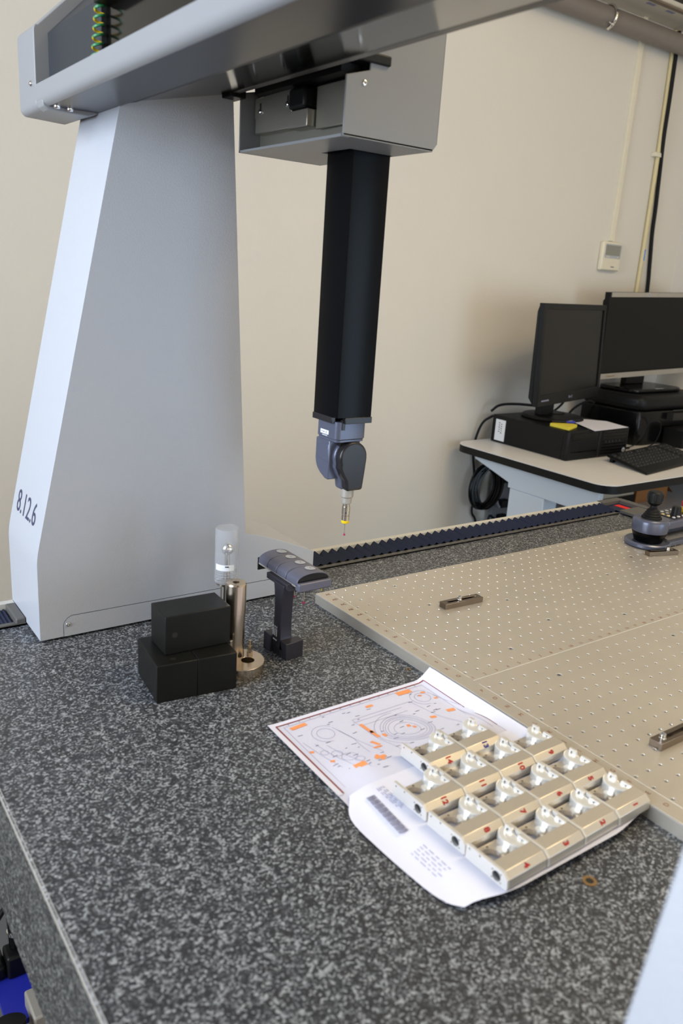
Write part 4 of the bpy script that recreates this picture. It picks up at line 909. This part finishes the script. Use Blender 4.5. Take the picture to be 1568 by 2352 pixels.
obj('foot', G().lathe([(0.125, 0.0), (0.128, 0.006), (0.120, 0.014), (0.05, 0.022), (0.045, 0.026), (1e-5, 0.026)], (1.850, 1.075, PCT), 40), 'black', t, label='round black foot')

# right monitor on the printer
PTOP = 0.166
t = thing('computer_monitor', 'wide monitor with silver bezel standing on the printer', 'monitor', (2.35, 1.04, PTOP))
yw2 = -0.02; a0 = Vector((2.160, 1.10, 0.216))
MM = Matrix.Translation(a0) @ Matrix.Rotation(-0.035, 4, 'Y') @ Matrix.Rotation(yw2, 4, 'Z')
W2, H2 = 0.66, 0.368
obj('frame', mg_().prism([(0, 0), (W2, 0), (W2, H2), (0, H2)], 'y', 0.002, 0.028, holes=[[(.012, .026), (W2 - .012, .026), (W2 - .012, H2 - .02), (.012, H2 - .02)]]), 'black', t)
obj('screen', mg_().box(.006, W2 - .006, .006, .014, .015, H2 - .01), 'screen', t)
obj('bezel_strip', mg_().box(0.010, W2, -0.001, 0.006, H2 - .0195, H2 - .0005), 'silver', t, label='silver top bezel')
obj('bezel_strip', mg_().box(0.004, W2, -0.001, 0.006, 0.0, 0.0225), 'silver', t, label='silver bottom bezel')
obj('back_shell', mg_().box(0.02, W2 - .02, .028, .055, .03, H2 - .03), 'black', t, bev=0.008)
text('lettering', 'Compaq LA', 0.012, 'brass', t, MM @ Matrix.Translation((0.07, -0.0016, 0.0115)) @ Matrix.Rotation(PI / 2, 4, 'X'))
lg_ = mg_(); lg_.cyl((0.262, -0.001, H2 - .010), (0.262, -0.0022, H2 - .010), 0.0085, n=18); obj('badge', lg_, 'disc', t)
text('badge_letters', 'hp', 0.009, 'inkb', t, MM @ Matrix.Translation((0.262, -0.0026, H2 - .010)) @ Matrix.Rotation(PI / 2, 4, 'X'))
obj('neck', G().box(2.40, 2.54, 1.135, 1.165, PTOP + .018, 0.40), 'black', t, bev=0.004)
obj('foot', G().prism(rrect(2.27, 2.64, 0.985, 1.20, 0.05), 'z', PTOP, PTOP + .018), 'blackg', t, bev=0.006)
obj('foot_mark', G().box(2.42, 2.48, 0.988, 0.992, PTOP + .0178, PTOP + .0184), 'label', t)

# printer
t = thing('printer', 'black inkjet printer under the right monitor', 'printer', (2.46, 1.03, DZ))
pp = [(2.215, 0.985), (2.235, 0.925), (2.275, 0.912), (2.40, 0.912), (2.74, 0.900), (2.74, 1.22), (2.215, 1.22)]
obj('body', G().prism(pp, 'z', DZ, 0.100), 'blackg', t, bev=0.008)
obj('top_shell', G().prism([(2.212, 0.985), (2.232, 0.922), (2.275, 0.908), (2.40, 0.908), (2.74, 0.895), (2.74, 1.222), (2.212, 1.222)], 'z', 0.102, PTOP - .001), 'black', t, bev=0.022, seg=4)
obj('output_slot', G().box(2.42, 2.73, 0.880, 0.912, 0.06, 0.092), 'slot', t)
obj('paper_tray', G().box(2.40, 2.73, 0.800, 0.905, DZ, 0.030), 'black', t, bev=0.005)
obj('button_row', G().box(2.44, 2.72, 0.8965, 0.901, 0.098, 0.103), 'anth', t)

# keyboard
t = thing('keyboard', 'black computer keyboard at the right end of the desk', 'keyboard', (1.98, 0.69, DZ))
kq = [Vector((1.825, 0.762, 0)), Vector((1.775, 0.545, 0)), Vector((2.255, 0.615, 0)), Vector((2.305, 0.832, 0))]
def kbp(u_, v_, z): p = kq[1] + (kq[2] - kq[1]) * u_ + (kq[0] - kq[1]) * v_; return (p.x, p.y, DZ + 0.006 + 0.018 * v_ + z)
obj('tray', G().add([kbp(0, 0, -.006), kbp(1, 0, -.006), kbp(1, 1, -.006), kbp(0, 1, -.006), kbp(0, 0, .004), kbp(1, 0, .004), kbp(1, 1, .004), kbp(0, 1, .004)], [(0, 3, 2, 1), (4, 5, 6, 7), (0, 1, 5, 4), (1, 2, 6, 5), (2, 3, 7, 6), (3, 0, 4, 7)]), 'black', t, bev=0.003)
kk = G()
for r in range(6):
    for c_ in range(18):
        u0, v0 = .02 + c_ * .0535, .27 + r * .115
        if c_ in (14,) or (r == 5 and c_ in (1, 6, 10)): continue
        b_ = [(u0, v0), (u0 + .045, v0), (u0 + .045, v0 + .09), (u0, v0 + .09)]; t_ = [(u0 + .006, v0 + .012), (u0 + .039, v0 + .012), (u0 + .039, v0 + .078), (u0 + .006, v0 + .078)]
        kk.add([kbp(*q, .0035) for q in b_] + [kbp(*q, .0085) for q in t_], [(4, 5, 6, 7), (0, 1, 5, 4), (1, 2, 6, 5), (2, 3, 7, 6), (3, 0, 4, 7)])
ko = obj('keys', kk, 'anth', t); ko['kind'] = 'stuff'
obj('foot', G().box(1.830, 1.845, 0.735, 0.750, DZ, DZ + .018), 'black', t)

# things on the desktop computer
tag(obj('loose_paper', G().prism([(1.895, 1.060), (1.765, 0.790), (1.990, 0.802), (2.02, 0.93)], 'z', PCT + .0032, PCT + .0040), 'paper', loc=(1.9, 0.9, PCT)), 'white printed paper lying on the desktop computer', 'paper')
t = thing('sticky_notes', 'pad of yellow sticky notes at the computer front edge', 'note pad', (1.73, 0.89, PCT))
obj('pad', G().prism([(1.680, 0.940), (1.676, 0.842), (1.770, 0.880), (1.765, 0.960)], 'z', PCT, PCT + .012), 'note', t, bev=0.0008)
t = thing('pen', 'blue and black pen lying on the yellow sticky notes', 'pen', (1.74, 0.91, PCT + .013))
obj('barrel', G().cyl((1.695, 0.945, PCT + .0175), (1.745, 0.915, PCT + .0175), 0.0050, n=12), 'black', t)
obj('cap', G().cyl((1.745, 0.915, PCT + .0175), (1.775, 0.897, PCT + .0175), 0.0055, n=12), 'blue', t, label='blue pen cap')
obj('clip', G().box(1.745, 1.770, 0.902, 0.905, PCT + .0228, PCT + .0243), 'chrome', t)

# cables round the desk
tag(obj('power_cable', G().tube(spline([(1.800, 1.10, 0.112), (1.74, 1.18, 0.11), (1.69, 1.225, 0.10), (1.662, 1.245, 0.072)]), 0.0055), 'rubber', loc=(1.7, 1.2, 0.08)), 'black cable from the left monitor over the computer', 'cable')
tag(obj('wall_cable', G().tube(spline([(1.668, 1.235, 0.055), (1.645, 1.268, 0.02), (1.625, 1.278, -0.045), (1.6255, 1.285, -0.115), (1.6467, 1.288, -0.20), (1.6596, 1.288, -0.297), (1.6604, 1.288, -0.383), (1.690, 1.286, -0.435), (1.72, 1.28, -0.60), (1.73, 1.27, -0.795)]), 0.0055), 'rubber', loc=(1.65, 1.28, -0.4)), 'black cable running down the wall behind the desk', 'cable')
cg = G(); rnd = random.Random(5)
for k in range(9):
    oy = rnd.uniform(-.014, .014); rr = 0.090 + rnd.uniform(-.014, .010); ox = rnd.uniform(-.016, .016)
    pts = [(1.665 + ox + 0.028 * math.cos(q) + 0.85 * rr * 0.55 * math.sin(q) , 1.225 - rr * 0.30 * math.sin(q) + oy, -0.252 - 0.020 * math.sin(q) + rr * math.cos(q) * 0.95) for q in [2 * PI * i / 28 for i in range(29)]]
    cg.tube(pts, 0.0062, 8, cap=False)
tag(obj('cable_coil', cg, 'blackg', loc=(1.665, 1.225, -0.25)), 'coil of thick black cable hanging under the desk', 'cable coil')
for k, (x, z) in enumerate(((1.648, -0.095), (1.692, -0.095))):
    tag(obj('hanging_strap', G().tube([(x + .025, 1.24, -0.085), (x, 1.232, -0.19)], 0.0055), 'rubber', loc=(x, 1.235, -0.1)), ['left', 'right'][k] + ' of two short black cables above the cable coil', 'cable', 'short cables above the coil')
t = thing('cable_tray', 'grey cable tray panel with sockets behind the desk leg', 'cable tray', (1.82, 1.26, -0.3))
obj('panel', G().box(1.755, 1.99, 1.262, 1.285, FZ + .1, -0.215), 'grub', t, bev=0.003)
for z in (-0.235, -0.35, -0.42): obj('socket', G().box(1.79, 1.835, 1.235, 1.262, z - .018, z + .018), 'black', t, bev=0.003)
tag(obj('grey_cable', G().tube(spline([(1.80, 1.235, -0.215), (1.755, 1.225, -0.245), (1.738, 1.222, -0.295), (1.748, 1.225, -0.335), (1.775, 1.235, -0.36)]), 0.0052), 'disc', loc=(1.75, 1.23, -0.3)), 'pale grey cable looping beside the black coil', 'cable')
tag(obj('floor_cable', G().tube(spline([(1.735, 1.22, -0.405), (1.70, 1.215, -0.385), (1.695, 1.215, -0.41), (1.735, 1.215, -0.43), (1.785, 1.23, -0.415)]), 0.0055), 'rubber', loc=(1.74, 1.22, -0.41)), 'black cable loop low beside the desk leg', 'cable')
tag(obj('mouse_cable', G().tube(spline([(2.055, 0.86, DZ + .004), (2.10, 0.875, DZ + .006), (2.145, 0.885, DZ + .005), (2.115, 0.90, DZ + .006), (2.17, 0.880, DZ + .02), (2.235, 0.870, 0.06), (2.30, 0.865, 0.062), (2.325, 0.87, 0.02), (2.30, 0.872, DZ + .02), (2.25, 0.87, DZ + .005), (2.30, 0.86, DZ + .004)]), 0.0022), 'rubber', loc=(2.2, 0.87, DZ)), 'thin black cable looping in front of the printer', 'cable')
tag(obj('printer_cable', G().tube(spline([(2.205, 1.14, 0.105), (2.18, 1.16, 0.11), (2.14, 1.20, 0.07), (2.12, 1.235, 0.0), (2.115, 1.25, DZ + .005)]), 0.0050), 'rubber', loc=(2.15, 1.2, DZ)), 'black cable plugged into the side of the printer', 'cable')
tag(obj('screen_cable', G().tube(spline([(1.98, 1.12, 0.15), (1.985, 1.14, 0.11), (1.965, 1.17, 0.07), (1.955, 1.19, PCT + .005)]), 0.0050), 'rubber', loc=(1.97, 1.15, PCT)), 'black cable hanging below the left monitor screen', 'cable')

# under the desk
t = thing('spare_computer', 'beige computer with black front on the shelf under the desk', 'computer', (1.95, 0.79, -0.245))
obj('case', G().box(1.80, 2.036, 0.755, 0.93, -0.244, -0.178), 'beige', t, bev=0.002)
obj('front_panel', G().box(1.80, 2.036, 0.748, 0.755, -0.244, -0.202), 'blackg', t)
for x in (1.96, 1.975): obj('front_jack', G().cyl((x, 0.748, -0.228), (x, 0.744, -0.228), 0.004, n=10), 'disc', t)
t = thing('cardboard_box', 'brown cardboard box on the shelf under the desk', 'box', (2.15, 0.80, -0.245))
obj('carton', G().box(2.050, 2.268, 0.752, 0.93, -0.2445, -0.13), 'card', t, bev=0.001)
obj('flap', G().add([(2.268, 0.752, -0.19), (2.268, 0.93, -0.19), (2.315, 0.93, -0.225), (2.315, 0.752, -0.225)], [(0, 1, 2, 3)]), 'card', t)

# ================================================================== WALL FITTINGS
yw = WY1
t = thing('thermostat', 'cream wall thermostat with grey display', 'thermostat', (2.345, yw, 0.735))
obj('housing', G().box(2.285, 2.417, yw - .022, yw, 0.676, 0.799), 'cream', t, bev=0.006)
obj('display_frame', G().prism(rrect(2.300, 2.412, 0.730, 0.790, .006), 'y', yw - .0235, yw - .021), 'disc', t)
obj('display', G().box(2.303, 2.404, yw - .0245, yw - .022, 0.742, 0.785), 'lcd', t, label='grey display')
obj('lower_flap', G().box(2.292, 2.412, yw - .0232, yw - .021, 0.680, 0.728), 'cream', t, bev=0.001)
obj('flap_mark', G().box(2.352, 2.376, yw - .0240, yw - .023, 0.6915, 0.6945), 'inkb', t)
bt = G()
for x in (2.312, 2.325, 2.39): bt.box(x, x + .007, yw - .0250, yw - .023, 0.7335, 0.7375)
obj('push_buttons', bt, 'cream', t)
tag(obj('cable_duct', G().box(2.340, 2.364, yw - .014, yw, 0.803, 1.72), 'cream', bev=0.001, loc=(2.352, yw, 1.2)), 'cream cable duct running up the wall above the thermostat', 'cable duct')
t = thing('conduit_tube', 'yellowed plastic conduit tube with blue tape on the wall', 'conduit', (2.60, yw, 1.0))
obj('tube', G().tube([(2.592, yw - .010, 0.15), (2.592, yw - .010, 0.8), (2.585, yw - .010, 1.25), (2.570, yw - .010, 1.685)], 0.0098, 14), 'creamd', t)
obj('blue_tape', G().tube([(2.5940, yw - .0105, 0.735), (2.5938, yw - .0105, 0.785)], 0.0098, 14), 'bluel', t, label='strip of blue tape')
obj('clip', G().box(2.550, 2.600, yw - .024, yw, 1.180, 1.198), 'cream', t, bev=0.002)
tag(obj('wall_cable', G().tube(spline([(2.570, yw - .028, 1.68), (2.573, yw - .028, 1.60), (2.580, yw - .028, 1.42), (2.586, yw - .026, 1.26), (2.617, yw - .014, 1.10), (2.634, yw - .010, 0.97), (2.640, yw - .010, 0.86), (2.660, yw - .010, 0.72), (2.676, yw - .010, 0.58), (2.69, yw - .010, 0.2)]), 0.0085, 10), 'rubber', loc=(2.64, yw, 1.0)), 'black cable hanging down the wall beside the yellowed conduit', 'cable')
t = thing('drain_pipe', 'thick grey pipe running under the air conditioner', 'pipe', (2.1, 1.245, 1.645))
obj('pipe', G().cyl((1.50, 1.235, 1.617), (WX1 - .002, 1.235, 1.617), 0.0375, n=28), 'pipe', t)
# pipe hook
t = thing('pipe_hook', 'chromed hook holding the grey pipe to the wall', 'hook', (2.02, 1.235, 1.62))
obj('hook', G().tube([(2.045, 1.235 + 0.042 * math.cos(q), 1.617 + 0.042 * math.sin(q)) for q in [PI * .45 + PI * 1.0 * i / 14 for i in range(15)]], 0.0060, 10), 'chrome', t)
obj('eye', G().lathe([(0.004, -.002), (0.008, -.002), (0.008, .002), (0.004, .002), (0.004, -.002)], (2.035, 1.200, 1.583), 14).cyl((2.035, 1.20, 1.583), (2.012, 1.20, 1.588), 0.002, n=8), 'zinc', t)
# air conditioner
t = thing('air_conditioner', 'white wall air conditioner at the upper right corner', 'air conditioner', (2.4, 1.2, 1.70))
obj('casing', G().prism([(1.300, 1.690), (1.300, 1.95), (1.09, 1.95), (1.075, 1.93), (1.075, 1.74), (1.12, 1.690)], 'x', 1.62, 2.630), 'acw', t, bev=0.006)
obj('bottom_strip', G().box(1.64, 2.62, 1.128, 1.150, 1.684, 1.692), 'acb', t)
obj('air_slot', G().box(1.70, 2.36, 1.088, 1.120, 1.7000, 1.730), 'slot', t)
obj('louver', G().box(1.70, 2.36, 1.068, 1.076, 1.735, 1.80), 'acw', t, bev=0.002)
for x in (1.9, 2.2, 2.33): obj('label_print', G().box(x, x + .05, 1.17, 1.185, 1.6885, 1.6902), 'inkg', t)
